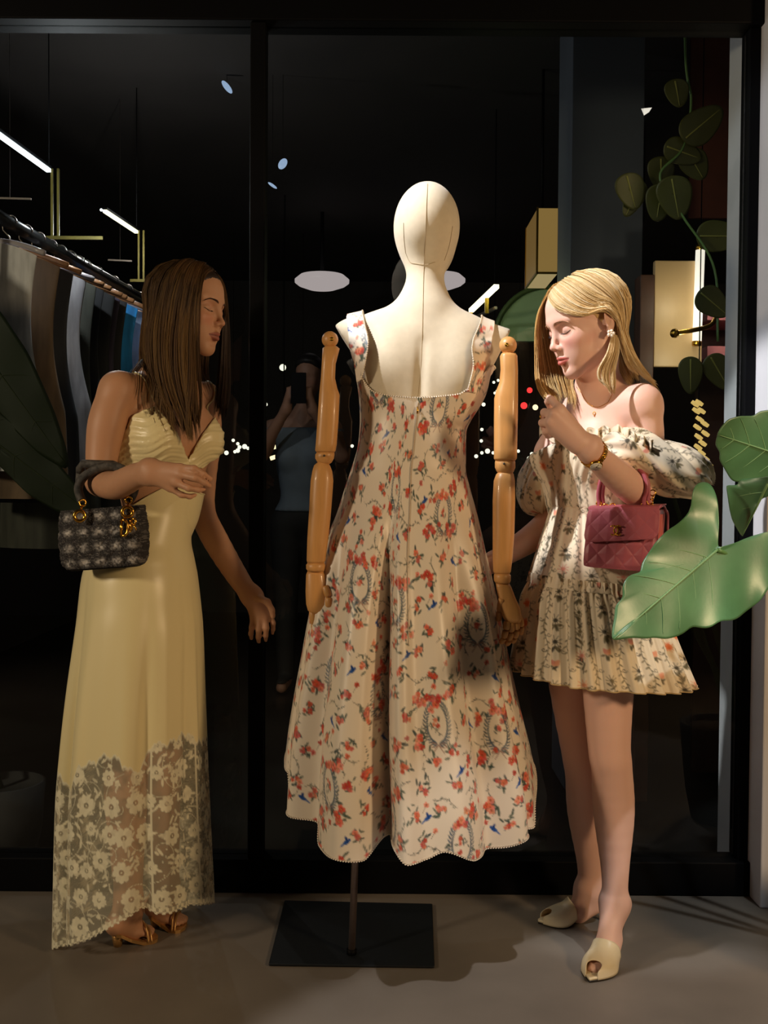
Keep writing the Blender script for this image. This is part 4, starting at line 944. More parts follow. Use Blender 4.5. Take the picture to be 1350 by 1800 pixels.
class Strands:
    """hair as many tapering strands between guide curves"""
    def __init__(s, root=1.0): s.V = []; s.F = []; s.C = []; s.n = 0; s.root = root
    def sheet(s, guides, count, rad, colr, F=None, margin=0.004, jit=0.004, seg=15, layer=0.010, clump=0.5, nclump=60, seed=1, rootjit=0.01, wav=0.0):
        r = np.random.default_rng(seed); Gd = np.array([crom([W(*p) for p in g], seg) for g in guides])
        ng = len(Gd); t = np.linspace(0, 1, seg)
        def curve(u):
            i = min(int(u), ng - 2); f = u - i; return Gd[i] * (1 - f) + Gd[i + 1] * f
        cu = r.random(nclump) * (ng - 1); cw = r.normal(0, 1, (nclump, 3)) * jit * 1.6; cl = 1 - r.random(nclump) * 0.10; cc = r.integers(len(colr), size=nclump); cdep = r.random(nclump)
        cC = [curve(u) + cw[i] * (0.2 + 0.8 * t)[:, None] + wav * np.sin(t[:, None] * (7 + 3 * cdep[i]) + u * 2.5 + np.array([0, 1.3, 2.1])) * (t ** 1.5)[:, None] for i, u in enumerate(cu)]
        A = np.empty((count, seg, 3)); J = np.empty(count, int)
        for k in range(count):
            u = r.random() * (ng - 1); j = J[k] = int(np.argmin(np.abs(cu - u) + r.random(nclump) * 0.12)); P = curve(u)
            m = (clump * (0.15 + 0.85 * t ** 1.2))[:, None]; off = r.normal(0, 1, 3) * jit * 0.55
            P = P * (1 - m) + cC[j] * m + off * (0.3 + 0.7 * t * (1 - 0.5 * t))[:, None]
            lo = r.random() * rootjit; hi = cl[j] - r.random() ** 2 * 0.07; tt = lo + (hi - lo) * t; A[k] = np.stack([np.interp(tt, t, P[:, q]) for q in range(3)], -1)
        if F is not None:
            mg = np.repeat(margin + layer * (0.6 * cdep[J] + 0.4 * r.random(count)), seg) * np.tile(0.62 + 0.38 * np.minimum(1, t * 4), count)
            sm = lambda A: np.concatenate([A[:, :1], 0.25 * A[:, :-2] + 0.5 * A[:, 1:-1] + 0.25 * A[:, 2:], A[:, -1:]], 1)
            A = F.push(A.reshape(-1, 3), mg, 3).reshape(A.shape); A = sm(sm(A)); A = F.push(A.reshape(-1, 3), mg * 0.8, 2).reshape(A.shape)
        for k in range(count): s.add(A[k], rad * r.uniform(0.7, 1.25), [colr[cc[J[k]]], colr[cc[J[k]]], colr[r.integers(len(colr))]], r)
    def add(s, P, rad, colr, r):
        k = len(P); T = np.gradient(P, axis=0); T /= np.linalg.norm(T, axis=1)[:, None] + 1e-9
        a = np.cross(T, [0.2, 1.0, 0.1]); a /= np.linalg.norm(a, axis=1)[:, None] + 1e-9; b = np.cross(T, a)
        t = np.linspace(0, 1, k); rr = rad * np.minimum(1, 0.55 + 2.2 * t) * np.clip((1.02 - t) * 5, 0.12, 1)
        V = np.concatenate([P[:, None] + rr[:, None, None] * (math.cos(q) * a + math.sin(q) * b * 0.7)[:, None] for q in (0.5, 2.6, 4.7)], 1).reshape(-1, 3)
        base = s.n; i = np.arange(k - 1)[:, None]; j = np.arange(3)[None]; j1 = (j + 1) % 3
        s.F.append((np.stack([i * 3 + j, i * 3 + j1, (i + 1) * 3 + j1, (i + 1) * 3 + j], -1).reshape(-1, 4) + base)); s.V.append(V); s.n += len(V)
        c0, c1 = np.array(colr[r.integers(len(colr))]), np.array(colr[r.integers(len(colr))]); m = r.uniform(0.92, 1.08)
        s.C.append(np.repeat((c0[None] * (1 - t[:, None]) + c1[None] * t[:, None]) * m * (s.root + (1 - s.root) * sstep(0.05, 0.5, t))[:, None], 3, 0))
    def build(s, name, mt, parent):
        return mesh(name, np.concatenate(s.V), np.concatenate(s.F), mt, parent, colors=np.concatenate(s.C))
def scalp(F, H, mt, parent, off=0.006):
    c = H.o; sl = tuple(slice(q.start, q.stop, 2) for q in F.win(c - 0.17, c + 0.17)); X, Y, Z = F.pts(sl); R = H.R
    lx = ((X - c[0]) * R[0, 0] + (Y - c[1]) * R[1, 0] + (Z - c[2]) * R[2, 0]) / H.sc; ly = ((X - c[0]) * R[0, 1] + (Y - c[1]) * R[1, 1] + (Z - c[2]) * R[2, 1]) / H.sc; lz = ((X - c[0]) * R[0, 2] + (Y - c[1]) * R[1, 2] + (Z - c[2]) * R[2, 2]) / H.sc
    d = np.maximum(0.745 * lx - 0.667 * lz - 0.007, -0.05 - lz); d = np.maximum(d, np.abs(ly) - 0.0775)
    V, Q = F.nets(np.maximum(F.F[sl] - off, d).astype(np.float32), sl); V = relax(V, Q, 2)
    return mesh('scalp_hair', V, Q, mt, parent)
HAIRM = mat('hair_strands', (1, 1, 1), 0.5, attr=True, spec=0.3)
# ================================================================== dark-haired woman in the pale yellow gown
def build_dark():
    root = empty('person', tuple(G(250, 1660)), 'woman with long brown hair in a pale yellow gown, handbag on her arm', 'person', 'people by the mannequin')
    F = Field(axis([(-0.90, -0.56, 0.0044), (-0.56, -0.36, 0.0025), (-0.36, -0.21, 0.0044)]), axis([(2.14, 2.48, 0.0040), (2.48, 2.72, 0.0026), (2.72, 2.92, 0.0046)]),
              axis([(-0.005, 0.12, 0.0035), (0.12, 0.72, 0.008), (0.72, 1.18, 0.0036), (1.18, 1.42, 0.0046), (1.42, 1.72, 0.0022)]))
    B = frame(52); H = Head(W(329.5, 543, 2.60), frame(71, 5, -5), 0.97)
    w = lambda x, y, D=2.63: W(x, y, D)
    nb = w(291, 668, 2.63); pts = dict(pelvis=w(252, 1010), waist=w(284, 880), ribs=w(282, 800), chest=w(280, 738, 2.635), bust=w(284, 772) + B[:, 0] * 0.068)
    rs, ls = w(207, 686, 2.515), w(360, 700, 2.765)
    torso(F, B, pts); shoulders(F, nb, (rs, ls), B)
    F.cone(w(282, 740), nb, 0.07, 0.05, 0.05); F.ell(pts['chest'] + B[:, 0] * 0.045 - [0, 0, 0.01], (0.05, 0.10, 0.06), B, 0.05)
    FT = F.F.copy()
    head(F, H, nb, ears=(0, 0))
    # near arm: upper arm, forearm reaching towards the viewer, hand
    limb(F, [rs, w(190, 738, 2.50), w(181, 786, 2.495), w(176, 842, 2.485)], [0.040, 0.0435, 0.038, 0.032], 0.03)
    limb(F, [w(176, 849, 2.485), w(204, 853, 2.41), w(240, 836, 2.34), w(264, 829, 2.30)], [0.031, 0.0315, 0.027, 0.0215], 0.02)
    hand(F, [((262, 822, 2.30), (264, 837, 2.30), 0.0205)],
         [((272, 819, 2.295), (316, 822, 2.275), 0.0125, 0.0095), ((272, 826, 2.29), (317, 834, 2.270), 0.0125, 0.0098), ((270, 834, 2.29), (309, 848, 2.275), 0.0125, 0.0095), ((268, 840, 2.295), (299, 858, 2.285), 0.012, 0.009)],
         [([(316, 822, 2.275), (341, 824, 2.262), (357, 833, 2.27), (370, 842, 2.283)], 0.0088), ([(317, 834, 2.27), (343, 840, 2.255), (359, 848, 2.265), (368, 854, 2.28)], 0.0090),
          ([(309, 848, 2.275), (332, 858, 2.262), (348, 861, 2.27), (358, 860, 2.285)], 0.0086), ([(299, 858, 2.285), (319, 870, 2.28), (334, 873, 2.288), (343, 870, 2.30)], 0.0076)],
         ([(276, 822, 2.325), (308, 833, 2.335), (338, 840, 2.325), (362, 848, 2.305)], 0.0105))
    # far arm hanging, hand relaxed
    limb(F, [ls, w(362, 760, 2.79), w(356, 840, 2.775), w(354, 900, 2.75)], [0.036, 0.040, 0.035, 0.031], 0.02)
    limb(F, [w(354, 902, 2.75), w(380, 952, 2.735), w(415, 1010, 2.715), w(441, 1048, 2.70)], [0.031, 0.032, 0.027, 0.0205], 0.02)
    hand(F, [((438, 1050, 2.70), (448, 1044, 2.70), 0.019)],
         [((440, 1058, 2.70), (446, 1086, 2.70), 0.013, 0.0095), ((446, 1056, 2.695), (456, 1088, 2.69), 0.013, 0.0098), ((450, 1052, 2.695), (466, 1086, 2.69), 0.013, 0.0095), ((454, 1050, 2.70), (474, 1080, 2.70), 0.012, 0.0088)],
         [([(446, 1086, 2.70), (443, 1103, 2.69), (441, 1114, 2.70), (442, 1122, 2.715)], 0.0085), ([(456, 1088, 2.69), (455, 1107, 2.68), (454, 1120, 2.69), (455, 1128, 2.705)], 0.0088),
          ([(466, 1086, 2.69), (468, 1104, 2.68), (467, 1117, 2.69), (467, 1125, 2.705)], 0.0085), ([(474, 1080, 2.70), (480, 1095, 2.695), (480, 1106, 2.70), (479, 1113, 2.71)], 0.0075)],
         ([(452, 1050, 2.68), (470, 1058, 2.665), (478, 1072, 2.665), (480, 1084, 2.67)], 0.0098))
    # legs and feet
    for hx, kx, ax_, ft in (((228, 1060, 2.57), (225, 1300, 2.55), (226, 1580, 2.565), (272, 1650, 2.55)), ((276, 1060, 2.68), (285, 1300, 2.66), (292, 1560, 2.66), (326, 1634, 2.65))):
        a = np.asarray(W(*ax_)); toe = G(ft[0], ft[1] - 4); d = nrm((toe - a) * [1, 1, 0])
        limb(F, [W(*hx), W(*kx), W(kx[0] - 4, kx[1] + 90, kx[2]), a], [0.085, 0.054, 0.052, 0.032], 0.03)
        an = a * [1, 1, 0] + [0, 0, 0.085]; ball = toe - d * 0.055; ball[2] = 0.030; heel = an - d * 0.03; heel[2] = 0.055
        F.cone(a, an, 0.032, 0.030, 0.02); F.cone(an, heel, 0.030, 0.026, 0.02); F.cone(an - [0, 0, 0.012], ball, 0.029, 0.019, 0.02); F.cone(heel, ball, 0.022, 0.020, 0.02)
        sd = np.array([-d[1], d[0], 0])
        for i, (o_, L, rr) in enumerate(((0.022, 0.050, 0.0095), (0.009, 0.052, 0.0075), (-0.002, 0.047, 0.0072), (-0.012, 0.040, 0.0068), (-0.021, 0.032, 0.0064))):
            b0 = ball + sd * o_ * 0.9; F.cone(b0, b0 + d * L * 0.6 + [0, 0, -0.008], rr, rr, 0.006); F.cone(b0 + d * L * 0.6 + [0, 0, -0.008], b0 + d * L + [0, 0, -0.016], rr, rr * 0.9, 0.003)
    V, Q = F.nets(); V = relax(V, Q, 1, 0.5); mk = (sstep(0.70, 0.62, V[:, 2]) * sstep(0.12, 0.18, V[:, 2]))[:, None]; V = V * (1 - mk) + relax(V, Q, 9) * mk
    skin = mat('skin_tan', (1, 1, 1), 0.5, attr=True, sss=0.12, spec=0.4, bump=0.03, bscale=500)
    base = srgb(196, 146, 112)
    C = skin_colors(V, H, base, srgb(150, 78, 66), srgb(200, 118, 90))
    body = mesh('body', V, Q, skin, root, colors=C)
    facehair(H, F, body, srgb(78, 50, 34), srgb(24, 16, 14), sides=(-1, 1))
    # ---------------- gown
    YEL = srgb(232, 216, 164); GOWN = mat('pale_yellow_satin', YEL, 0.34, var=0.04, scale=8, sheen=0.15, bump=0.03, bscale=600)
    def ruch(V):
        px, py = PXY(V); g = F.grad(V)
        near = px < 332; u = np.where(near, (px - 205) / 125, (390 - px) / 60)
        ph = py * 0.55 + np.where(near, 18 * u, -10 * u) + 2.5 * np.sin(px * 0.09) + 1.2 * np.sin(px * 0.031 + py * 0.07)
        a = (0.0011 + 0.0006 * np.sin(px * 0.11 + py * 0.05)) * np.sin(ph * 0.8) + 0.0007 * np.sin(ph * 1.7 + 1 + px * 0.05)
        return V + g * a[:, None]
    poly = [(196, 822), (206, 795), (220, 758), (232, 730), (250, 722), (274, 714), (286, 727), (315, 766), (331, 809), (356, 762), (378, 733), (394, 760), (394, 797), (355, 824), (331, 820), (290, 822), (240, 823)]
    bod = cloth_sdf('bodice', F, FT, 0.008, poly, GOWN, root, disp=ruch, sl_z=(1.08, 1.36), relaxn=3)
    def strapc(pts, par=root):
        P = crom([W(*p) for p in pts], 30); P = F.stick(P, 0.0022); P[1:-1] = (P[:-2] + 2 * P[1:-1] + P[2:]) / 4; MB().tube(P, 0.0024, 6).build('strap', GOWN, par)
    strapc([(275, 717, 2.53), (262, 690, 2.53), (245, 664, 2.54), (228, 648, 2.58), (222, 655, 2.66)]); strapc([(378, 736, 2.68), (372, 706, 2.72), (362, 680, 2.77)])
    # skirt with lace border
    SILK = [(850, 226, 350, 1.0), (880, 220, 345, 1.02), (910, 205, 338, 1.05), (950, 178, 335, 1.08), (985, 157, 341, 1.1), (1010, 148, 346, 1.1), (1060, 142, 351, 1.1), (1100, 137, 355, 1.1), (1200, 124, 358, 1.08), (1300, 114, 361, 1.06),
            (1400, 106, 365, 1.04), (1500, 103, 370, 1.03), (1600, 101, 375, 1.02), (1700, 99, 380, 1.02)]
    deg = lambda th: np.degrees(np.mod(th, 2 * math.pi))
    top = lambda th: interp(deg(th), [(0, 866), (60, 868), (120, 885), (180, 905), (215, 900), (240, 888), (262, 868), (285, 856), (320, 858), (360, 866)])
    hem = lambda th: interp(deg(th), [(0, 1588), (60, 1640), (120, 1646), (180, 1648), (205, 1642), (225, 1622), (250, 1598), (268, 1572), (280, 1556), (288, 1548), (300, 1560), (320, 1562), (345, 1575), (360, 1588)])
    def fold(T, y, v):
        f = sstep(960, 1350, y); b = lambda a, s: np.exp(-((np.mod(T - math.radians(a) + math.pi, 2 * math.pi) - math.pi) / s) ** 2)
        return 1 + f * (-0.10 * b(222, 0.07) + 0.05 * b(210, 0.10) + 0.05 * b(236, 0.12) - 0.07 * b(292, 0.09) + 0.05 * b(276, 0.14) + 0.04 * b(308, 0.11) - 0.05 * b(328, 0.07) + 0.03 * b(340, 0.06) - 0.04 * b(196, 0.05)) \
            + f * 0.02 * np.sin(8 * T) * (np.sin(T) > 0) + 0.0035 * np.sin(y * 0.06 + 4 * T) * sstep(950, 1000, y) * (1 - sstep(1060, 1140, y))
    nb_, nf_ = 410, 70
    dense = np.concatenate([np.linspace(math.pi - 0.1, 2 * math.pi + 0.1, nb_, endpoint=False), np.linspace(2 * math.pi + 0.1, 3 * math.pi - 0.1, nf_, endpoint=False)])
    P, T, y = loft_skirt(SILK, 2.63, top, hem, fold, 0, 335, dense)
    shp = P.shape; P2 = P.reshape(-1, 3)
    FB = Field(F.xs[:2], F.ys[:2], F.zs[:2]); FB.xs, FB.ys, FB.zs, FB.F = F.xs, F.ys, F.zs, FT; up = P2[:, 2] > 0.62; P2[up] = FB.push(P2[up], 0.006, 4)
    # lace canvas: first channel = cover, others = tint
    cr = random.Random(5); LW, LH = 1.35, 0.62; cv = Canvas(LW, LH, 0.0011, (0.26, 0.0, 0.0)); yy = 0.0
    for k in range(900): cv.ell(cr.random() * LW, cr.random() * LH, 0.0018, 0.0018, 0, (1, 0, 0))
    for k in range(120):
        x0, y0 = cr.random() * LW, cr.random() * LH; a = cr.random() * 6.28; Pl = [(x0 + 0.03 * t * math.cos(a + 2.4 * t) * 1.6, y0 + 0.03 * t * math.sin(a + 2.4 * t) * 1.6) for t in np.linspace(0, 1.6, 14)]
        cv.line(Pl, 0.0013, (0.9, 0, 0))
    def lflower(x, y, s):
        for k in range(9):
            a = k * 0.698 + cr.random() * 0.3; cv.ell(x + math.cos(a) * 0.013 * s, y + math.sin(a) * 0.013 * s, 0.0085 * s, 0.0062 * s, a, (cr.uniform(0.82, 0.97), 0, 0))
        cv.ell(x, y, 0.006 * s, 0.0055 * s, 0, (0.25, 0, 0)); cv.ell(x, y, 0.0022, 0.0022, 0, (1, 0, 0))
    for i in range(21):
        x = 0.03 + i * 0.063; n = 9
        for j in range(n):
            t = j / (n - 1); lflower(x + 0.022 * math.sin(j * 1.3 + i) + cr.gauss(0, 0.006), 0.02 + t * (LH - 0.05) + cr.gauss(0, 0.008), cr.uniform(0.75, 1.25))
            for q in range(8): cv.ell(x + cr.gauss(0, 0.022), t * LH + cr.gauss(0, 0.03), cr.uniform(0.006, 0.012), 0.0032, cr.random() * 6.28, (cr.uniform(0.7, 0.95), 0, 0))
    s3 = P.reshape(shp); row = s3[268]; u = np.concatenate([[0], np.cumsum(np.linalg.norm(np.diff(row, axis=0), axis=1))]) 
    Tdeg = deg(T); lace_top = interp(Tdeg, [(0, 1300), (60, 1300), (120, 1340), (180, 1372), (196, 1368), (204, 1345), (212, 1338), (218, 1360), (228, 1362), (234, 1352), (240, 1318), (252, 1308), (262, 1296), (272, 1300), (280, 1318), (288, 1322), (293, 1300), (297, 1282), (312, 1280), (325, 1272), (340, 1290), (360, 1300)])
    lt = lace_top - 9 * np.abs(np.sin(np.radians(Tdeg) * 17)) - 4 * np.abs(np.sin(np.radians(Tdeg) * 43 + 1)) + 6
    below = (y - lt) / 703.0
    Al = cv.sample(np.clip(u[None] + 0 * y, 0, LW - 0.01), np.clip((y - 1265) / 703.0, 0, LH - 0.01))[..., 0]
    edge = np.exp(-(below / 0.009) ** 2); hemd = (hem(T) - y) / 703.0
    Al = np.maximum(Al, 0.95 * edge); Al = np.maximum(Al, np.where(hemd < 0.016, 0.45 + 0.5 * (np.sin(u[None] * 420) * np.sin(hemd * 400) > 0), 0)); Al = np.where(hemd < 0.003, 1.0, Al)
    for sx in (77, 262, 349):
        Al[:, sx - 1:sx + 2] = np.maximum(Al[:, sx - 1:sx + 2], 0.85)
    # scalloped lower edge
    scal = 0.006 * np.abs(np.sin(u[None] * 190)); Al = np.where(hemd < scal * 0.8, 0.0, Al)
    Al = np.where(below < 0, 1.0, np.clip(Al, 0, 1))
    lacec = np.array(srgb(240, 232, 200)); colr = np.where((below < 0)[..., None], np.array(YEL), lacec)
    SK = mat('gown_satin_and_lace', (1, 1, 1), 0.36, attr=True, alpha=True, sheen=0.15, bump=0.03, bscale=600)
    mesh('skirt', P2, gridfaces(shp[0], shp[1], True), SK, root, colors=colr.reshape(-1, 3), alpha=Al.reshape(-1))
    MB().tube(s3[0], 0.0018, 5).build('waist_piping', GOWN, root)
    # sandals
    SG = mat('gold_leather', srgb(196, 150, 90), 0.35, 0.6, var=0.15, scale=60)
    for (tx, ty, ax_, lb) in ((272, 1646, W(226, 1580, 2.565), 0), (326, 1630, W(292, 1560, 2.66), 1)):
        toe = G(tx, ty); d = nrm((toe - ax_) * [1, 1, 0]); sd = np.array([-d[1], d[0], 0]); heel = ax_ * [1, 1, 0] - d * 0.04
        L = np.linalg.norm((toe - heel)[:2]); out = []
        for t, hw in ((0, 0.020), (0.1, 0.028), (0.35, 0.026), (0.6, 0.034), (0.8, 0.040), (0.93, 0.034), (1.02, 0.016)): out.append((t, hw))
        zz = lambda t: 0.004 + 0.030 * sstep(0.55, 0.05, t)
        rings = [[heel + d * L * t + sd * s * hw + [0, 0, zz(t) + dz] for s, dz in ((-1, -0.004), (1, -0.004), (1, 0.004), (-1, 0.004))] for t, hw in out]
        r = MB().loft(rings).build('sandal_sole', SG, root, False)
        MB().tube([heel + d * 0.012 + [0, 0, 0.0], heel + d * 0.012 + [0, 0, 0.034]], [0.010, 0.016], 10).build('heel_block', SG, r)
        for t, hgt in ((0.78, 0.036), (0.70, 0.046)):
            P = crom([heel + d * L * t + sd * 0.040 + [0, 0, 0.006], heel + d * L * t + sd * 0.026 + [0, 0, hgt * 0.8], heel + d * L * t + [0, 0, hgt], heel + d * L * t - sd * 0.026 + [0, 0, hgt * 0.8], heel + d * L * t - sd * 0.040 + [0, 0, 0.006]], 24)
            MB().tube(F.push(P, 0.002, 4), 0.0028, 6).build('strap', SG, r)
    # ---------------- hair
    hc = [srgb(78, 54, 30), srgb(96, 68, 36), srgb(118, 86, 42), srgb(84, 58, 32), srgb(104, 76, 40)]
    scalp(F, H, mat('dark_scalp_hair', srgb(44, 30, 22), 0.6, var=0.3, scale=60), root, 0.0015)
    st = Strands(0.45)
    near = [[(326, 470, 2.64), (282, 492, 2.64), (256, 540, 2.64), (249, 600, 2.62), (248, 648, 2.585), (264, 692, 2.54), (290, 740, 2.515)],
            [(330, 468, 2.60), (290, 494, 2.56), (268, 550, 2.54), (262, 610, 2.53), (268, 662, 2.515), (288, 706, 2.50), (310, 752, 2.495)],
            [(338, 467, 2.58), (310, 498, 2.54), (292, 555, 2.52), (288, 620, 2.505), (298, 678, 2.495), (316, 730, 2.485), (328, 774, 2.485)],
            [(345, 468, 2.575), (334, 503, 2.53), (322, 560, 2.512), (318, 620, 2.50), (320, 680, 2.49), (328, 732, 2.48), (336, 782, 2.49)],
            [(350, 469, 2.575), (346, 502, 2.535), (338, 552, 2.515), (335, 612, 2.505), (338, 662, 2.50), (340, 712, 2.49), (340, 770, 2.49)],
            [(354, 471, 2.58), (354, 500, 2.545), (350, 545, 2.53), (348, 590, 2.525), (349, 640, 2.52), (350, 690, 2.51), (346, 752, 2.50)]]
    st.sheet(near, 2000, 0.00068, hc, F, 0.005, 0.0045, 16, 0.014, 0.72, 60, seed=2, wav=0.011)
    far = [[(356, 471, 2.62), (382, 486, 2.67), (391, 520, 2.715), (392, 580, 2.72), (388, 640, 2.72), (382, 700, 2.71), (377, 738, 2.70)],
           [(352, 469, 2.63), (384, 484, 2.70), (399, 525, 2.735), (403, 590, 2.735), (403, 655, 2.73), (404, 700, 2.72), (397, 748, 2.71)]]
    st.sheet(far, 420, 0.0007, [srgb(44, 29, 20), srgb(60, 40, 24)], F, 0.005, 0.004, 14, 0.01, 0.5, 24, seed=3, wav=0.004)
    back = [[(326, 470, 2.64), (284, 492, 2.64), (258, 540, 2.64), (250, 600, 2.63), (248, 650, 2.61), (258, 690, 2.60)],
            [(330, 470, 2.66), (292, 494, 2.69), (270, 540, 2.70), (262, 600, 2.69), (262, 650, 2.68), (270, 690, 2.66)],
            [(345, 471, 2.66), (330, 494, 2.72), (316, 540, 2.74), (308, 600, 2.73), (306, 650, 2.71), (304, 690, 2.69)],
            [(352, 470, 2.64), (372, 490, 2.70), (374, 540, 2.735), (370, 600, 2.74), (366, 650, 2.73), (362, 700, 2.72)]]
    st.sheet(back, 700, 0.0008, hc[:2] + hc[3:4], F, 0.005, 0.005, 13, 0.012, 0.4, 50, seed=4)
    crown = [[(340, 469, 2.60), (322, 472, 2.57), (306, 486, 2.545), (296, 510, 2.53)], [(350, 470, 2.59), (344, 474, 2.555), (338, 488, 2.535), (332, 512, 2.525)], [(358, 473, 2.60), (354, 478, 2.575), (348, 490, 2.55), (342, 512, 2.54)]]
    st.sheet(crown, 500, 0.0007, hc[:2] + hc[3:4], F, 0.007, 0.003, 14, 0.006, 0.3, 30, seed=5)
    top = [[(345, 470, 2.61), (362, 473, 2.65), (378, 484, 2.69), (388, 506, 2.72)], [(352, 471, 2.60), (366, 475, 2.64), (381, 486, 2.67), (392, 510, 2.71)]]
    st.sheet(top, 200, 0.0007, hc[:2], F, 0.007, 0.003, 14, 0.005, 0.3, 14, seed=8)
    st.sheet([[(377, 481, 2.585), (366, 482, 2.56), (356, 494, 2.54), (350, 520, 2.53), (348, 560, 2.53)], [(364, 474, 2.60), (354, 478, 2.565), (346, 490, 2.545), (342, 516, 2.53), (340, 560, 2.52)]], 260, 0.0007, hc[:2] + hc[3:4], F, 0.005, 0.003, 14, 0.006, 0.3, 20, seed=9)
    st.sheet([[(377, 481, 2.60), (384, 487, 2.63), (390, 498, 2.66), (395, 525, 2.69), (398, 570, 2.71)], [(366, 475, 2.61), (380, 480, 2.66), (392, 495, 2.70), (399, 525, 2.73), (402, 570, 2.735)]], 200, 0.0007, hc[:2], F, 0.005, 0.003, 14, 0.006, 0.3, 16, seed=10)
    wisps = [[(250, 630, 2.56), (232, 648, 2.52), (216, 668, 2.49)], [(256, 640, 2.55), (250, 690, 2.50), (262, 745, 2.495)], [(280, 650, 2.51), (272, 720, 2.495), (286, 768, 2.49)], [(330, 690, 2.49), (322, 740, 2.48), (330, 778, 2.485)]]
    st.sheet(wisps, 90, 0.0005, hc, F, 0.004, 0.003, 16, 0.006, 0.5, 12, seed=6)
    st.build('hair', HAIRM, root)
    return root, F, H, body
DARK, DF, DH, DBODY = build_dark()
# ================================================================== blonde woman in the short printed dress
def build_blonde():
    root = empty('person', tuple(G(1060, 1690)), 'blonde woman in a short cream printed dress with puffed sleeves and heeled mules', 'person', 'people by the mannequin')
    F = Field(axis([(0.18, 0.33, 0.0050), (0.33, 0.56, 0.0024), (0.56, 0.80, 0.0042)]), axis([(2.14, 2.36, 0.0030), (2.36, 2.58, 0.0024), (2.58, 2.84, 0.0046)]),
              axis([(-0.005, 0.16, 0.0030), (0.16, 0.60, 0.0060), (0.60, 1.15, 0.0065), (1.15, 1.38, 0.0029), (1.38, 1.70, 0.0022)]))
    B = frame(-52); H = Head(W(1031, 569, 2.46), frame(-70, 17, 1), 0.99)
    w = lambda x, y, D=2.56: W(x, y, D)
    nb = w(1052, 694, 2.53); pts = dict(pelvis=w(1042, 1005, 2.55), waist=w(1036, 890), ribs=w(1044, 815), chest=w(1056, 752, 2.56), bust=w(1046, 800) + B[:, 0] * 0.062)
    ls, rs = w(1128, 712, 2.435), w(1000, 722, 2.685)
    torso(F, B, pts); shoulders(F, nb, (rs, ls), B)
    F.cone(w(1056, 750), nb, 0.07, 0.05, 0.05); F.ell(pts['chest'] + B[:, 0] * 0.04 - [0, 0, 0.012], (0.05, 0.10, 0.06), B, 0.05)
    FT = F.F.copy()
    head(F, H, nb, ears=(1, 0))
    # near arm bent up, hand closed in front of the chest
    limb(F, [ls, w(1134, 760, 2.43), w(1134, 815, 2.42), w(1124, 868, 2.405)], [0.040, 0.041, 0.037, 0.032], 0.045)
    limb(F, [w(1122, 868, 2.405), w(1092, 842, 2.345), w(1058, 812, 2.285), w(1036, 790, 2.25)], [0.033, 0.0345, 0.0275, 0.0215], 0.012)
    hand(F, [((1031, 795, 2.25), (1041, 779, 2.25), 0.0185)],
         [((1024, 768, 2.245), (985, 719, 2.235), 0.0135, 0.0105), ((1020, 775, 2.24), (973, 727, 2.228), 0.0135, 0.0108), ((1014, 781, 2.24), (966, 742, 2.232), 0.013, 0.0105), ((1010, 786, 2.245), (969, 756, 2.242), 0.012, 0.0095)],
         [([(985, 719, 2.235), (969, 703, 2.25), (963, 706, 2.28), (968, 720, 2.295)], 0.0095), ([(973, 727, 2.228), (957, 725, 2.25), (958, 738, 2.285), (969, 744, 2.30)], 0.0095),
          ([(966, 742, 2.232), (953, 743, 2.255), (957, 753, 2.29), (970, 756, 2.30)], 0.0090), ([(969, 756, 2.242), (959, 759, 2.262), (963, 766, 2.29), (974, 765, 2.30)], 0.0080)],
         ([(1006, 756, 2.285), (990, 736, 2.315), (974, 716, 2.315), (965, 699, 2.30)], 0.0108))
    # far arm reaching to the dress on the mannequin
    limb(F, [rs, w(985, 770, 2.70), w(976, 840, 2.695), w(978, 900, 2.67)], [0.038, 0.039, 0.036, 0.032], 0.03)
    limb(F, [w(980, 902, 2.67), w(945, 938, 2.655), w(900, 968, 2.635), w(866, 988, 2.62)], [0.033, 0.0345, 0.028, 0.021], 0.012)
    hand(F, [((866, 984, 2.62), (866, 994, 2.62), 0.019)],
         [((860, 984, 2.62), (836, 1000, 2.63), 0.013, 0.0095), ((858, 992, 2.625), (834, 1012, 2.64), 0.013, 0.0095), ((862, 999, 2.63), (838, 1022, 2.65), 0.012, 0.009)],
         [([(836, 1000, 2.63), (818, 1006, 2.65), (806, 1014, 2.66), (798, 1022, 2.67)], 0.0088), ([(834, 1012, 2.64), (816, 1020, 2.66), (804, 1028, 2.67), (798, 1036, 2.68)], 0.0088), ([(838, 1022, 2.65), (822, 1034, 2.67), (812, 1042, 2.68), (806, 1048, 2.69)], 0.008),
          ([(846, 1026, 2.66), (832, 1042, 2.68), (824, 1050, 2.69), (820, 1056, 2.70)], 0.007)],
         ([(862, 982, 2.60), (846, 988, 2.585), (834, 996, 2.58), (826, 1004, 2.58)], 0.0100))
    # legs
    limb(F, [w(1072, 1100, 2.51), w(1069, 1205, 2.505), w(1071, 1318, 2.49), w(1075, 1345, 2.492), w(1079, 1425, 2.52), w(1081, 1520, 2.52), w(1081, 1572, 2.515)], [0.078, 0.0605, 0.0485, 0.0465, 0.0485, 0.0335, 0.0275], 0.03)
    limb(F, [w(1008, 1100, 2.62), w(1008, 1205, 2.63), w(1022, 1325, 2.635), w(1026, 1352, 2.64), w(1030, 1425, 2.68), w(1037, 1510, 2.705), w(1038, 1552, 2.71)], [0.078, 0.060, 0.048, 0.046, 0.047, 0.034, 0.028], 0.03)
    feet = []
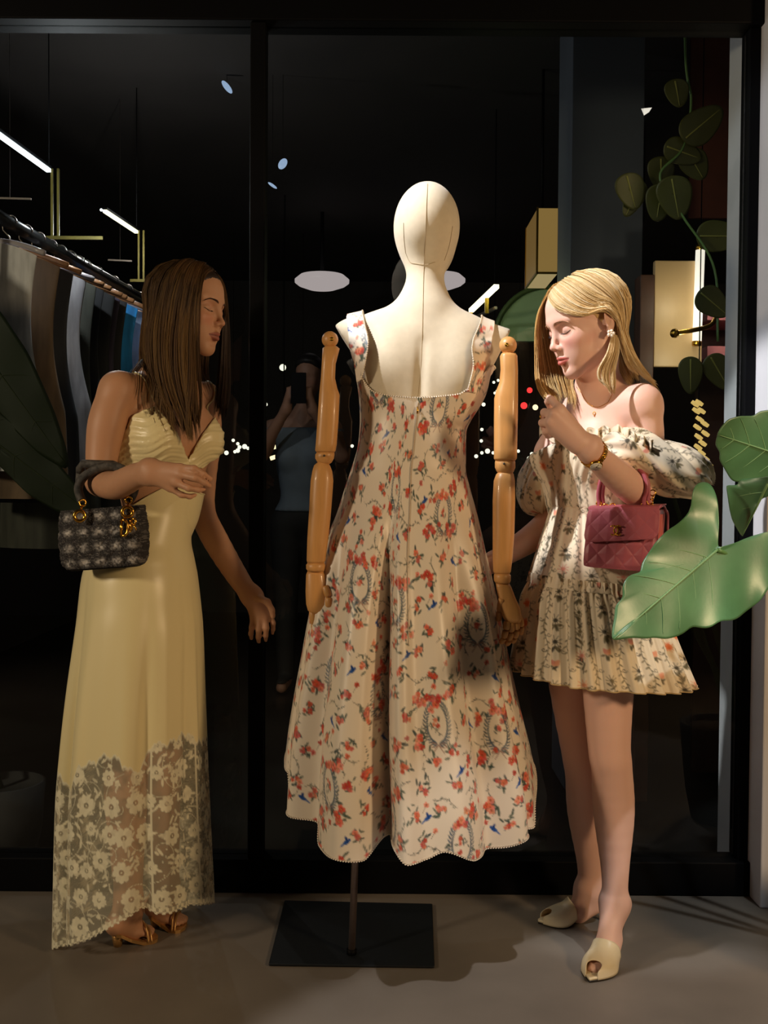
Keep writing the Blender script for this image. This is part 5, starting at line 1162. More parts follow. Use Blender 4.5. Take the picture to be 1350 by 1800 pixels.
    for ank, toe_px in ((w(1081, 1580, 2.525), (1045, 1718)), (w(1038, 1558, 2.71), (966, 1623))):
        toe = G(*toe_px); d = nrm((toe - ank) * [1, 1, 0]); heel = ank * [1, 1, 0] - d * 0.035; heel[2] = 0.105
        ball = toe - d * 0.075; ball[2] = 0.026; sd = np.array([-d[1], d[0], 0])
        F.cone(ank, ank - [0, 0, 0.02] - d * 0.012, 0.0285, 0.030, 0.02); F.cone(ank - [0, 0, 0.012], heel + [0, 0, 0.012], 0.028, 0.024, 0.025)
        F.cone(ank + d * 0.012 - [0, 0, 0.01], ball + [0, 0, 0.004], 0.029, 0.022, 0.025); F.cone(heel + [0, 0, 0.004], ball, 0.022, 0.021, 0.02)
        for o_ in (-0.014, 0.014): F.cone(ball - d * 0.04 + sd * o_ * 0.6 + [0, 0, 0.018], ball + sd * o_, 0.017, 0.015, 0.02)
        for o_, L, rr in ((0.016, 0.068, 0.0098), (0.003, 0.070, 0.0082), (-0.007, 0.062, 0.0076), (-0.015, 0.052, 0.0070), (-0.022, 0.042, 0.0066)):
            o2 = o_ if toe_px[0] < 1000 else -o_
            b0 = ball + sd * o2; b1 = b0 + d * L * 0.6 + [0, 0, -0.006] - sd * o2 * 0.12; b2 = b0 + d * L + [0, 0, -0.012] - sd * o2 * 0.3
            F.cone(b0, b1, rr, rr, 0.006); F.cone(b1, b2, rr, rr * 0.92, 0.003)
        feet.append((ank, toe, d, sd, heel, ball))
    V, Q = F.nets(); V = relax(V, Q, 1, 0.5); mk = (sstep(1.12, 1.02, V[:, 2]) * sstep(0.12, 0.18, V[:, 2]))[:, None]; V = V * (1 - mk) + relax(V, Q, 9) * mk
    skin = mat('skin_fair', (1, 1, 1), 0.5, attr=True, sss=0.12, spec=0.4, bump=0.03, bscale=500)
    C = skin_colors(V, H, srgb(230, 184, 164), srgb(196, 96, 88), srgb(214, 126, 116))
    body = mesh('body', V, Q, skin, root, colors=C)
    facehair(H, F, body, srgb(178, 132, 98), srgb(46, 30, 26), sides=(1, -1))
    # ---------------- dress
    CRM = np.array(srgb(236, 218, 188)); OL = [srgb(86, 78, 48), srgb(104, 92, 58), srgb(70, 62, 44), srgb(120, 104, 72)]; OR_ = [srgb(232, 120, 62), srgb(226, 150, 110), srgb(220, 138, 118)]
    cr = random.Random(21)
    def botanic(wd_, ht):
        cv = Canvas(wd_, ht, 0.0012, CRM); x = 0.02; col_i = 0
        def bloom(x, y, s, c):
            for k in range(9): a = k * 0.698; cv.line([(x + 0.0025 * s * math.cos(a), y + 0.0025 * s * math.sin(a)), (x + 0.010 * s * math.cos(a + 0.3), y + 0.010 * s * math.sin(a + 0.3))], 0.0016, c, 0.9)
            cv.ell(x, y, 0.0035 * s, 0.003 * s, 0, c)
        def burst(x, y, s):
            for k in range(22): a = cr.random() * 6.28; q = cr.uniform(0.007, 0.013) * s; cv.line([(x, y), (x + q * math.cos(a), y + q * math.sin(a))], 0.0014, OR_[0], 0.85)
            cv.ell(x, y, 0.007 * s, 0.007 * s, 0, OR_[0], 0.9)
        def curl(x, y, s, c):
            cv.line([(x + 0.006 * s * (1 - t / 7) * math.cos(t * 1.1), y + 0.006 * s * (1 - t / 7) * math.sin(t * 1.1)) for t in np.linspace(0, 6, 14)], 0.0014, c, 0.95)
        while x < wd_:
            ph = cr.random() * 6; Pl = [(x + 0.006 * math.sin(ph + t * 60), t) for t in np.linspace(0, ht, 90)]
            if col_i % 2 == 0:
                cv.line(Pl, 0.0016, OL[0], 0.9)
                for k, p in enumerate(Pl):
                    sg = 1 if k % 2 else -1
                    leaf(cv, p[0], p[1], cr.uniform(0.006, 0.010), sg * 0.7 + (0 if sg > 0 else math.pi), cr.choice(OL))
                    if k % 5 == 0: curl(p[0] + sg * 0.009, p[1], 0.9, OL[2])
            else:
                y = cr.random() * 0.05
                while y < ht:
                    k = cr.random()
                    if k < 0.16: burst(x, y, 1.0)
                    elif k < 0.5:
                        cv.line([(x, y + 0.035), (x + 0.003, y + 0.015), (x, y)], 0.0016, OL[2])
                        for q in range(8): leaf(cv, x + cr.gauss(0, 0.003), y + 0.004 + q * 0.004, cr.uniform(0.009, 0.015), cr.choice((-0.5, math.pi + 0.5, -1.1, math.pi + 1.1)), cr.choice(OL))
                        bloom(x, y - 0.004, 1.2, cr.choice(OL + OR_[1:]))
                    elif k < 0.75:
                        bloom(x, y, 1.5, OL[2]); curl(x + 0.01, y + 0.012, 1.3, OL[0])
                        for q in range(6): leaf(cv, x, y + 0.01, 0.016, cr.random() * 3.1, cr.choice(OL))
                    else:
                        cv.ell(x, y, 0.009, 0.006, 0.2, OR_[1], 0.9); cv.ell(x - 0.004, y - 0.003, 0.006, 0.004, 0.9, OR_[2], 0.9); cv.ell(x + 0.005, y - 0.003, 0.006, 0.004, -0.9, OR_[1], 0.9)
                        for q in range(5): leaf(cv, x + cr.gauss(0, 0.004), y + 0.006, 0.013, cr.uniform(0.2, 2.9), cr.choice(OL))
                    y += cr.uniform(0.042, 0.065)
            x += 0.030 if col_i % 2 else 0.034; col_i += 1
        return cv
    CV = botanic(1.9, 0.62)
    PR = mat('printed_cotton', (1, 1, 1), 0.6, attr=True, bump=0.12, bscale=900, sheen=0.1)
    ctr = w(1040, 850)
    def cyl(V):
        a = np.arctan2(V[:, 0] - ctr[0], -(V[:, 1] - ctr[1])); return CV.sample(0.7 + a * 0.15, np.clip(1.32 - V[:, 2], 0, 0.6))
    def gath(V):
        g = F.grad(V); a = np.arctan2(V[:, 0] - ctr[0], -(V[:, 1] - ctr[1])); return V + g * (0.0013 * np.sin(a * 34 + 3 * np.sin(V[:, 2] * 40)) * (0.4 + 0.6 * np.abs(np.sin(V[:, 2] * 23))))[:, None]
    cloth_sdf('bodice', F, FT, 0.008, [(930, 800), (962, 784), (992, 773), (1030, 772), (1060, 766), (1100, 768), (1150, 778), (1150, 912), (1085, 904), (1035, 896), (950, 892)], PR, root, disp=gath, colors=cyl, sl_z=(1.03, 1.30))
    SKS = [(880, 972, 1098, 1.0), (900, 966, 1104, 1.0), (930, 957, 1113, 1.0), (970, 945, 1128, 1.0), (1010, 933, 1142, 1.0), (1030, 927, 1149, 1.0), (1050, 920, 1158, 1.0), (1100, 913, 1175, 1.0), (1150, 906, 1194, 1.0), (1200, 899, 1214, 1.0), (1230, 895, 1224, 1.0)]
    deg = lambda th: np.degrees(np.mod(th, 2 * math.pi))
    def pleat(T, n, ph, p=1.6): 
        q = np.sin(n * T + ph + 0.9 * np.sin(3 * T) + 0.6 * np.sin(7 * T + 1)); return np.sign(q) * np.abs(q) ** (1 / p)
    def f1(T, y, v): return 1 + sstep(890, 960, y) * (0.018 * pleat(T, 15, 0.3) + 0.012 * np.sin(24 * T)) + 0.008 * np.sin(40 * T) * (1 - v)
    P, T, y = loft_skirt(SKS, 2.565, lambda th: 884 + 0 * th, lambda th: 1032 + 8 * np.cos(th), f1, 420, 100)
    FB = Field(F.xs[:2], F.ys[:2], F.zs[:2]); FB.xs, FB.ys, FB.zs, FB.F = F.xs, F.ys, F.zs, FT; P = FB.push(P.reshape(-1, 3), 0.007, 4).reshape(P.shape)
    row = P[50]; u = np.concatenate([[0], np.cumsum(np.linalg.norm(np.diff(row, axis=0), axis=1))])
    mesh('upper_skirt', P.reshape(-1, 3), gridfaces(100, 420, True), PR, root, colors=CV.sample(0.05 + u[None] + 0 * y, np.clip((y - 770) / 722, 0, 0.6)).reshape(-1, 3))
    def f2(T, y, v):
        f = sstep(0, 0.25, v); ph = 0.4
        return 1.012 + (1 - f) * (0.02 * np.sin(64 * T) + 0.014 * np.sin(101 * T + 1)) + f * (0.040 * pleat(T, 27, ph, 1.8) + 0.016 * np.sin(58 * T + 2) * (1 - 0.5 * v)) * (0.55 + 0.45 * v) - 0.03 * np.exp(-((v - 0.09) / 0.05) ** 2)
    hem = lambda th: interp(deg(th), [(0, 1199), (60, 1192), (120, 1172), (180, 1174), (215, 1178), (250, 1184), (270, 1186), (300, 1192), (335, 1198), (360, 1199)])
    P, T, y = loft_skirt(SKS, 2.565, lambda th: 1014 + 8 * np.cos(th), hem, f2, 760, 120)
    row = P[57]; u = np.concatenate([[0], np.cumsum(np.linalg.norm(np.diff(row, axis=0), axis=1))]); v = 0
    col2 = CV.sample(np.mod(u[None] * 0.9 + 0 * y, 1.85), 0.12 + 0 * u[None] + (y - 1014) / 722)
    mesh('ruffle', P.reshape(-1, 3), gridfaces(120, 760, True), PR, root, colors=col2.reshape(-1, 3))
    MB().tube(P[-1], 0.0016, 5).build('hem_edge', mat('hem_thread', srgb(196, 168, 120), 0.7), root)
    # waist and bust bands
    # puffed sleeves
    def puff(name, spec, sl_lo, sl_hi, cu, dirn, seedp, open_at=None):
        xs = np.arange(sl_lo[0], sl_hi[0], 0.0021); ys = np.arange(sl_lo[1], sl_hi[1], 0.0026); zs = np.arange(sl_lo[2], sl_hi[2], 0.0021)
        Fp = Field(xs, ys, zs)
        for c, r, R_, k in spec: Fp.ell(c, r, R_, k)
        V, Q = Fp.nets(); V = relax(V, Q, 2); g = Fp.grad(V, 0.006); q = V - cu; s = q @ dirn; o1 = nrm(np.cross(dirn, [0, 1, 0])); t = q @ o1; d = q @ np.cross(dirn, o1); ang = np.arctan2(t, d)
        rng_ = np.random.default_rng(seedp); a = np.zeros(len(V))
        for _ in range(9): kx, ky, p = rng_.uniform(3, 10), rng_.uniform(8, 34), rng_.random() * 6; a += 0.0021 * np.sin(kx * ang * 0.7 + ky * s * 2 + p) * np.abs(np.sin(ky * s + 0.6 * kx * ang + p)) 
        a += 0.003 * np.sin(ang * 13 + 2 * np.sin(s * 30)) * (np.abs(s) / 0.11) ** 2
        a += -0.006 * np.exp(-((np.sin(ang * 2.5 + s * 22 + seedp)) / 0.22) ** 2) * 0.8
        V = V + g * a[:, None]
        return mesh(name, V, Q, PR, root, colors=CV.sample(0.9 + ang * 0.075 + seedp * 0.1, np.clip(0.3 + s, 0, 0.6)))
    dn = nrm(W(1245, 852, 2.40) - W(1070, 782, 2.42)); up_ = nrm(np.cross(dn, [0, 1, 0])) * -1; R1 = np.stack([dn, np.cross(up_, dn), up_], 1)
    c1 = W(1160, 818, 2.405)
    puff('sleeve', [(c1, (0.116, 0.072, 0.058), R1, 0.02), (W(1108, 795, 2.40), (0.062, 0.066, 0.048), R1, 0.02), (W(1205, 828, 2.405), (0.062, 0.064, 0.052), R1, 0.02)],
         W(1040, 900, 2.40) * [1, 0, 1] + [0, 2.31, -0.02], W(1275, 730, 2.40) * [1, 0, 1] + [0, 2.51, 0.02], c1, dn, 1)
    dn2 = nrm(W(965, 905, 2.67) - W(950, 790, 2.70)); u2 = nrm(np.cross(dn2, [0, 1, 0])); R2 = np.stack([dn2, np.cross(u2, dn2), u2], 1); c2 = W(950, 852, 2.68)
    puff('sleeve', [(c2, (0.072, 0.062, 0.056), R2, 0.02), (W(972, 815, 2.69), (0.05, 0.05, 0.05), R2, 0.03), (W(938, 876, 2.68), (0.042, 0.05, 0.04), R2, 0.02)],
         W(880, 950, 2.68) * [1, 0, 1] + [0, 2.57, -0.02], W(1030, 740, 2.68) * [1, 0, 1] + [0, 2.80, 0.02], c2, dn2, 2)
    # ruffled neckline edge
    edge = crom([(946, 792, 2.72), (950, 776, 2.66), (966, 768, 2.60), (985, 771, 2.52), (1010, 774, 2.47), (1036, 770, 2.44), (1060, 762, 2.42), (1084, 758, 2.39), (1108, 766, 2.36), (1130, 778, 2.345), (1148, 786, 2.345)], 130)
    E0 = np.array([W(*p) for p in edge]); E0 = F.push(E0, 0.010, 5); k = np.arange(130); rows = []
    for j in range(9):
        v = j / 8; wv = (0.008 * np.sin(k * 0.72) + 0.004 * np.sin(k * 1.31 + 1)) * (1 - abs(2 * v - 0.9)); rows.append(E0 + np.stack([0 * k, -0.004 - wv, 0.012 - 0.030 * v + 0.004 * np.sin(k * 0.5)], -1))
    Vr = np.concatenate(rows); mesh('neck_ruffle', Vr, gridfaces(9, 130), PR, root, colors=CV.sample(0.3 + np.tile(k * 0.0022, 9), 0.2 + np.repeat(np.arange(9) * 0.0035, 130)))
    # ---------------- mules
    LEA = mat('cream_leather', srgb(236, 218, 180), 0.38, var=0.03, scale=20, coat=0.1); SOLE = mat('dark_sole', (0.02, 0.015, 0.012), 0.5)
    for idx, (ank, toe, d, sd, heel, ball) in enumerate(feet):
        tip = toe + d * 0.022; L = np.linalg.norm((tip - heel)[:2]); h0 = heel * [1, 1, 0]
        zz = lambda t: 0.010 + 0.085 * sstep(0.66, 0.02, t); prof = [(-0.02, 0.016), (0.05, 0.023), (0.2, 0.024), (0.4, 0.026), (0.58, 0.035), (0.72, 0.040), (0.84, 0.034), (0.93, 0.023), (1.0, 0.011), (1.05, 0.002)]
        def solering(t, hw, a, b): c = h0 + d * L * t + [0, 0, zz(t)]; return [c + sd * s * hw + [0, 0, q] for s, q in ((-1, a), (-0.5, a - 0.001), (0.5, a - 0.001), (1, a), (1, b), (0, b - 0.001), (-1, b))]
        ts_ = np.linspace(-0.02, 1.05, 28); hws = interp(ts_, prof)
        so = MB().loft([solering(t, hw, -0.008, -0.004) for t, hw in zip(ts_, hws)]).build('mule_outsole', SOLE, root, True)
        MB().loft([solering(t, hw * 0.97, -0.004, 0.002) for t, hw in zip(ts_, hws)]).build('mule_insole', LEA, so, True)
        hp = h0 + d * L * 0.01; P = crom([hp + [0, 0, 0.086], hp - d * 0.004 + [0, 0, 0.05], hp - d * 0.002 + [0, 0, 0.0]], 12); MB().tube(P, list(np.linspace(0.014, 0.0045, 12)), 10).build('stiletto_heel', LEA, so)
        # vamp wrapping the forefoot, open toe
        nu, nv = 34, 26; rows = []
        for j in range(nv):
            v = j / (nv - 1); rw = []
            for i in range(nu):
                a = i / (nu - 1) * math.pi; s = math.cos(a)
                ta, tb = 0.47 + 0.09 * math.sin(a) ** 1.5, 0.985 - 0.150 * math.sqrt(max(0.0, 1 - (s / 0.80) ** 2))
                t = ta * (1 - v) + tb * v; hw = float(interp(t, prof)) * 1.03; c = h0 + d * L * t + [0, 0, zz(t) - 0.005]
                top = 0.050 * (1 - v) + 0.027 * v + zz(t) * 0.28; rw.append(c + sd * s * hw * (abs(math.sin(a)) ** 0.0 if False else 1) + [0, 0, (math.sin(a) ** 0.75) * top])
            rows.append(rw)
        P = np.array(rows).reshape(-1, 3); Pp = F.push(P, 0.0025, 4).reshape(nv, nu, 3)
        for _ in range(5): Pp[:, 1:-1] = 0.25 * Pp[:, :-2] + 0.5 * Pp[:, 1:-1] + 0.25 * Pp[:, 2:]; Pp[1:-1] = 0.25 * Pp[:-2] + 0.5 * Pp[1:-1] + 0.25 * Pp[2:]
        Pp = Pp.reshape(-1, 3)
        o = mesh('mule_vamp', Pp, gridfaces(nv, nu), LEA, so); q = o.modifiers.new('t', 'SOLIDIFY'); q.thickness = 0.002; q.offset = 1
    # ---------------- hair
    hb = [srgb(230, 204, 158), srgb(218, 186, 132), srgb(240, 220, 182), srgb(208, 172, 116), srgb(226, 196, 146)]; st = Strands()
    scalp(F, H, mat('blonde_scalp_hair', srgb(206, 168, 112), 0.6, var=0.15, scale=80), root, 0.0015)
    side = [[(968, 524, 2.43), (980, 545, 2.405), (1006, 556, 2.385), (1034, 556, 2.375), (1056, 543, 2.37), (1080, 556, 2.395), (1088, 590, 2.405), (1096, 630, 2.415), (1110, 654, 2.42)],
            [(978, 515, 2.43), (994, 535, 2.40), (1018, 547, 2.38), (1042, 548, 2.375), (1064, 538, 2.375), (1084, 560, 2.395), (1093, 600, 2.405), (1104, 640, 2.42), (1124, 660, 2.42)],
            [(990, 506, 2.43), (1010, 522, 2.40), (1034, 534, 2.385), (1056, 536, 2.385), (1074, 545, 2.39), (1088, 575, 2.40), (1098, 612, 2.415), (1116, 648, 2.42), (1140, 668, 2.425)],
            [(1004, 496, 2.43), (1028, 508, 2.405), (1050, 518, 2.395), (1070, 530, 2.395), (1084, 552, 2.405), (1094, 588, 2.415), (1106, 626, 2.425), (1128, 654, 2.425), (1150, 680, 2.43)],
            [(1016, 488, 2.45), (1044, 498, 2.42), (1066, 512, 2.41), (1082, 535, 2.415), (1092, 565, 2.425), (1102, 600, 2.43), (1116, 634, 2.435), (1136, 658, 2.44), (1153, 688, 2.44)],
            [(1020, 486, 2.48), (1050, 493, 2.46), (1074, 513, 2.46), (1090, 545, 2.465), (1099, 575, 2.47), (1108, 607, 2.47), (1121, 638, 2.47), (1139, 662, 2.46), (1154, 692, 2.455)]]
    st.sheet(side, 1600, 0.00066, hb, F, 0.004, 0.004, 18, 0.010, 0.45, 80, seed=12, wav=0.002)
    front = [[(1074, 590, 2.40), (1068, 620, 2.38), (1052, 648, 2.37), (1052, 668, 2.37), (1066, 676, 2.37)], [(1080, 588, 2.40), (1078, 620, 2.385), (1066, 650, 2.375), (1064, 672, 2.37), (1074, 690, 2.365)],
             [(1088, 590, 2.41), (1088, 620, 2.395), (1080, 650, 2.385), (1082, 672, 2.38), (1078, 700, 2.37)]]
    st.sheet(front, 330, 0.00055, hb, F, 0.003, 0.003, 16, 0.006, 0.6, 16, seed=13, wav=0.004)
    far = [[(966, 524, 2.44), (952, 536, 2.455), (943, 560, 2.475), (941, 600, 2.50), (943, 636, 2.50), (942, 670, 2.48), (950, 690, 2.45), (966, 704, 2.42)],
           [(978, 514, 2.45), (960, 526, 2.48), (950, 552, 2.51), (950, 595, 2.53), (956, 632, 2.53), (960, 668, 2.51), (972, 690, 2.48), (986, 706, 2.46)],
           [(992, 504, 2.47), (972, 520, 2.52), (966, 548, 2.55), (972, 592, 2.56), (984, 632, 2.56), (996, 665, 2.53), (1002, 690, 2.50), (1000, 715, 2.46)],
           [(1008, 494, 2.49), (998, 512, 2.55), (1000, 545, 2.57), (1004, 590, 2.58), (1012, 630, 2.57), (1016, 665, 2.54), (1016, 690, 2.50), (1012, 716, 2.47)]]
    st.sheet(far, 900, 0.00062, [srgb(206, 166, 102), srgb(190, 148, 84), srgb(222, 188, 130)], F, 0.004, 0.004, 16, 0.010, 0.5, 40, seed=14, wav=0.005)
    back = [[(1016, 486, 2.50), (1050, 494, 2.53), (1074, 520, 2.54), (1090, 560, 2.54), (1100, 610, 2.53), (1112, 650, 2.51), (1128, 680, 2.49)], [(1012, 488, 2.52), (1040, 498, 2.57), (1056, 525, 2.59), (1066, 565, 2.60), (1076, 615, 2.59), (1090, 660, 2.57), (1104, 690, 2.55)],
            [(1008, 492, 2.52), (1020, 508, 2.58), (1030, 540, 2.60), (1036, 580, 2.60), (1044, 620, 2.60), (1056, 660, 2.58), (1066, 690, 2.56)]]
    st.sheet(back, 600, 0.0008, hb[1:4], F, 0.004, 0.005, 13, 0.010, 0.4, 40, seed=15)
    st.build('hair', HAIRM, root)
    # ---------------- jewellery
    e = H(-0.001, 0.087, -0.037); mb = MB()
    for a, r_ in ((0, 0.0), (0, 1), (1.2566, 1), (2.513, 1), (3.77, 1), (5.03, 1)): mb.ball(e + RT * 0.0055 * r_ * math.cos(a) + UP * 0.0055 * r_ * math.sin(a) - [0, 0.002, 0], 0.0042, 8, 6)
    mb.build('earring', mat('pearl', srgb(240, 222, 200), 0.2, coat=0.5), root)
    nk = F.stick(crom([W(*p) for p in ((1078, 668, 2.45), (1066, 692, 2.43), (1048, 706, 2.42), (1032, 708, 2.43), (1020, 698, 2.46), (1016, 680, 2.50))], 40), 0.0008)
    n_ = MB().tube(nk, 0.0006, 4).build('necklace', GOLD, root); pc = F.stick(np.array([W(1032, 715, 2.42)]), 0.002)[0]; MB().torus(pc, [0.2, -1, 0], 0.0035, 0.0009, 12, 5).ball(pc - [0, 0, 0.006], 0.0015, 6, 5).build('pendant', GOLD, n_)
    ra_ = W(956, 733, 2.256); MB().torus(ra_, nrm(W(957, 743, 2.285) - W(953, 726, 2.24)) if False else nrm(W(966, 742, 2.232) - W(953, 743, 2.255)), 0.0098, 0.0013, 18, 6).build('ring', GOLD, root)
    # wrist watch
    c = W(1043, 797, 2.263); ax_ = nrm(W(1058, 812, 2.285) - W(1036, 790, 2.25)); wt = MB(); n = 24
    a0 = nrm(np.cross(ax_, [0, 0, 1])); b0 = np.cross(ax_, a0)
    def radius(dv):
        rr = np.linspace(0.012, 0.05, 77); f_ = F.sample(c + rr[:, None] * dv); k = np.nonzero(f_ > 0.0012)[0]; return float(rr[k[0]]) if len(k) else 0.03
    for i in range(n):
        t = 2 * math.pi * i / n; dvec = math.cos(t) * a0 + math.sin(t) * b0; tv = -math.sin(t) * a0 + math.cos(t) * b0; R_ = np.stack([tv, ax_, dvec], 1); rad = radius(dvec)
        for j in (-1, 0, 1): wt.box(c + dvec * (rad + 0.001) + ax_ * j * 0.0043 + tv * (0.0018 * (j % 2)), (0.0072, 0.0040, 0.0030), R_, 0.0007)
    wb = wt.build('watch_bracelet', GOLD, root)
    vd = nrm(nrm(CAM - c) * 1.0 - ax_ * (nrm(CAM - c) @ ax_) + np.array([-0.25, 0, -0.25])); vd = nrm(vd - ax_ * (vd @ ax_)); fc = c + vd * (radius(vd) + 0.003)
    e1 = ax_; e2 = np.cross(vd, ax_)
    disc = lambda r_, h_: [[fc + (math.cos(q) * e1 + math.sin(q) * e2) * r_ * k + vd * z for q in np.linspace(0, 2 * math.pi, 28, endpoint=False)] for k, z in h_]
    MB().loft(disc(0.0150, [(0.9, -0.003), (1.0, -0.001), (1.0, 0.003), (0.88, 0.0045)])).build('watch_case', GOLD, wb)
    MB().loft(disc(0.0128, [(0.98, 0.0035), (1.0, 0.0052)])).build('watch_dial', mat('watch_dial', srgb(232, 222, 206), 0.3), wb)
    hd = mat('watch_hand', (0.05, 0.04, 0.03), 0.4); q = vd * 0.0058
    for (x, y_) in ((0.0070, 0.004), (-0.002, 0.0085)): MB().tube([fc + q, fc + q + e1 * x + e2 * y_], 0.0005, 4).build('watch_hand', hd, wb)
    for i in range(12): t = i * math.pi / 6; a = math.cos(t) * e1 + math.sin(t) * e2; MB().tube([fc + q + a * 0.0100, fc + q + a * 0.0118], 0.0004, 4).build('hour_mark', hd, wb)
    return root, F, H, body
BLON, BF, BH, BBODY = build_blonde()
# ================================================================== quilted tweed handbag on the dark-haired woman's arm
def vnoise(n, seed, sc):
    r = np.random.default_rng(seed); g = r.random((64, 64))
    def f(u, v):
        x = u * sc; y = v * sc; i = np.floor(x).astype(int); j = np.floor(y).astype(int); a = x - i; b = y - j; a = a * a * (3 - 2 * a); b = b * b * (3 - 2 * b)
        q = lambda p, t: g[p % 64, t % 64]; return (q(i, j) * (1 - a) + q(i + 1, j) * a) * (1 - b) + (q(i, j + 1) * (1 - a) + q(i + 1, j + 1) * a) * b
    return f
def tweed_bag():
    D = 2.445; r = empty('handbag', tuple(W(185, 995, D)), 'small black and grey quilted tweed handbag with gold letter charms', 'handbag')
    tl, tr, bl, br = W(109, 898, D + 0.015), W(254, 887, D - 0.015), W(114, 1001, D + 0.015), W(257, 991, D - 0.015)
    ex = nrm(tr - tl); ez = nrm(tl - bl); ey = nrm(np.cross(ez, ex)); c = (tl + tr + bl + br) / 4; hw = np.linalg.norm(tr - tl) / 2; hh = np.linalg.norm(tl - bl) / 2
    nu, nv = 300, 110; tf = np.linspace(0, 2 * math.pi, 20001); xx = hw * np.sign(np.cos(tf)) * np.abs(np.cos(tf)) ** 0.42; yy_ = 0.035 * np.sign(np.sin(tf)) * np.abs(np.sin(tf)) ** 0.55
    al = np.concatenate([[0], np.cumsum(np.hypot(np.diff(xx), np.diff(yy_)))]); th = np.interp(np.linspace(0, al[-1], nu, endpoint=False), al, tf); V = []; C = []; n1, n2, n3 = vnoise(0, 1, 60), vnoise(0, 2, 22), vnoise(0, 3, 140)
    for k in range(nv):
        v = k / (nv - 1); z = hh * (1 - 2 * v)
        rnd = 1 - 0.10 * (max(0, v - 0.86) / 0.14) ** 2.2; w_ = hw * (0.95 + 0.05 * math.sin(math.pi * v)) * rnd; dp = (0.030 + 0.010 * math.sin(math.pi * min(1, v * 0.9))) * rnd
        ct, st = np.cos(th), np.sin(th); x = w_ * np.sign(ct) * np.abs(ct) ** 0.42; y = dp * np.sign(st) * np.abs(st) ** 0.55
        u = x / hw * 0.1 + (st > 0) * 0.37; vv = v * 0.14
        g1 = np.abs(np.sin((u / 0.048 + vv / 0.048) * math.pi)); g2 = np.abs(np.sin((u / 0.048 - vv / 0.048) * math.pi)); g3 = np.abs(np.sin(vv / 0.024 * math.pi))
        bump = 0.0045 * np.sqrt(np.minimum(np.minimum(g1, g2), g3 + 0.25)) + 0.0025 * n1(u * 10, vv * 10 + 0 * u)
        V.append(c + ex * (x + bump * np.sign(ct) * 0.4)[:, None] + ey * (y + bump * np.sign(st))[:, None] + ez * z)
        pale = np.exp(-(((np.mod(u + 0.012, 0.037) - 0.0185) / 0.011) ** 2 + ((np.mod(vv + 0 * u, 0.036) - 0.018) / 0.0085) ** 2))
        m = np.clip(0.95 * pale * (n2(u * 12, vv * 12 + 0 * u) * 1.4) + 0.35 * (n3(u * 6, vv * 40 + 0 * u) > 0.72) * n2(u * 9 + 3, vv * 9 + 0 * u) - 0.05, 0, 1)
        dark, lite = np.array(srgb(34, 30, 30)), np.array(srgb(196, 190, 184)); C.append(dark * (1 - m[:, None]) + lite * m[:, None])
    V = np.concatenate(V); F = gridfaces(nv, nu, True); n0 = len(V)
    V = np.vstack([V, [c + ez * hh * 0.98, c - ez * hh]]); C = np.vstack([np.concatenate(C), [srgb(34, 30, 30)] * 2])
    me = mesh('bag_body', V, F, mat('tweed', (1, 1, 1), 0.8, attr=True, bump=0.4, bscale=700), r, colors=C)
    cap = [[c + ez * hh * 0.99 + ex * hw * 0.94 * np.sign(math.cos(t)) * abs(math.cos(t)) ** 0.42 + ey * 0.029 * np.sign(math.sin(t)) * abs(math.sin(t)) ** 0.55 for t in th[::4]]]
    MB().loft([[p - ez * 0.004 for p in cap[0]], cap[0]]).build('top_panel', mat('bag_lining', srgb(28, 25, 25), 0.7), r, False)
    bt = [[c - ez * hh + ex * hw * q * np.sign(math.cos(t)) * abs(math.cos(t)) ** 0.42 + ey * 0.030 * q * np.sign(math.sin(t)) * abs(math.sin(t)) ** 0.55 - ez * z for t in th[::4]] for q, z in ((0.9, 0), (0.8, 0.004), (0.3, 0.005))]
    MB().loft(bt).build('bottom_panel', bpy.data.materials['bag_lining'], r)
    HM = mat('handle_tweed', srgb(70, 66, 62), 0.7, var=0.7, scale=90, bump=0.4, bscale=400)
    for dy, nm in ((0.0, 'front'), (0.05, 'back')):
        hp = crom([W(145, 884, 2.425 + dy), W(138, 858, 2.43 + dy), W(150, 836, 2.435 + dy), W(182, 823, 2.435 + dy), W(212, 828, 2.435 + dy), W(227, 850, 2.43 + dy), W(227, 878, 2.42 + dy)], 40)
        hp = DF.push(hp, 0.011, 4); MB().tube(hp, 0.0105, 12).build('handle', HM, r)
    for gx, gy, sx, sy in ((145, 884, 140, 907), (226, 879, 224, 900)):
        a = W(gx, gy, 2.402); b = W(sx, sy, 2.392); f = nrm(CAM - b)
        MB().torus(a, f + [0.3, 0, 0], 0.0075, 0.0022, 18, 8).build('ring', GOLD, r); MB().tube([a - [0, 0, 0.005], (a + b) / 2, b + [0, 0, 0.012]], 0.0026, 8).build('link', GOLD, r)
        MB().torus(b, f, 0.0115, 0.0042, 24, 10).build('grommet', GOLD, r)
    # letter charms D I O R (O is the big ring)
    def letter(ch, x, y, hgt, D_, w_):
        o = W(x, y, D_); X = RT * (hgt * w_ / 2); Y_ = UP * (hgt / 2); mb = MB(); t = hgt * 0.10
        S_ = {'D': [[(-1, -1), (-1, 1)], [(-1, 1), (0.1, 0.98), (0.85, 0.6), (1, 0), (0.85, -0.6), (0.1, -0.98), (-1, -1)]], 'I': [[(0, -1), (0, 1)], [(-0.8, 1), (0.8, 1)], [(-0.8, -1), (0.8, -1)]],
              'R': [[(-1, -1), (-1, 1)], [(-1, 1), (0.3, 0.98), (0.9, 0.55), (0.3, 0.05), (-1, 0)], [(-0.1, 0), (1, -1)]]}[ch]
        for st in S_: mb.tube([o + X * p + Y_ * q for p, q in st], t, 6)
        mb.build('letter_charm', GOLD, r, label=f'gold letter {ch} charm')
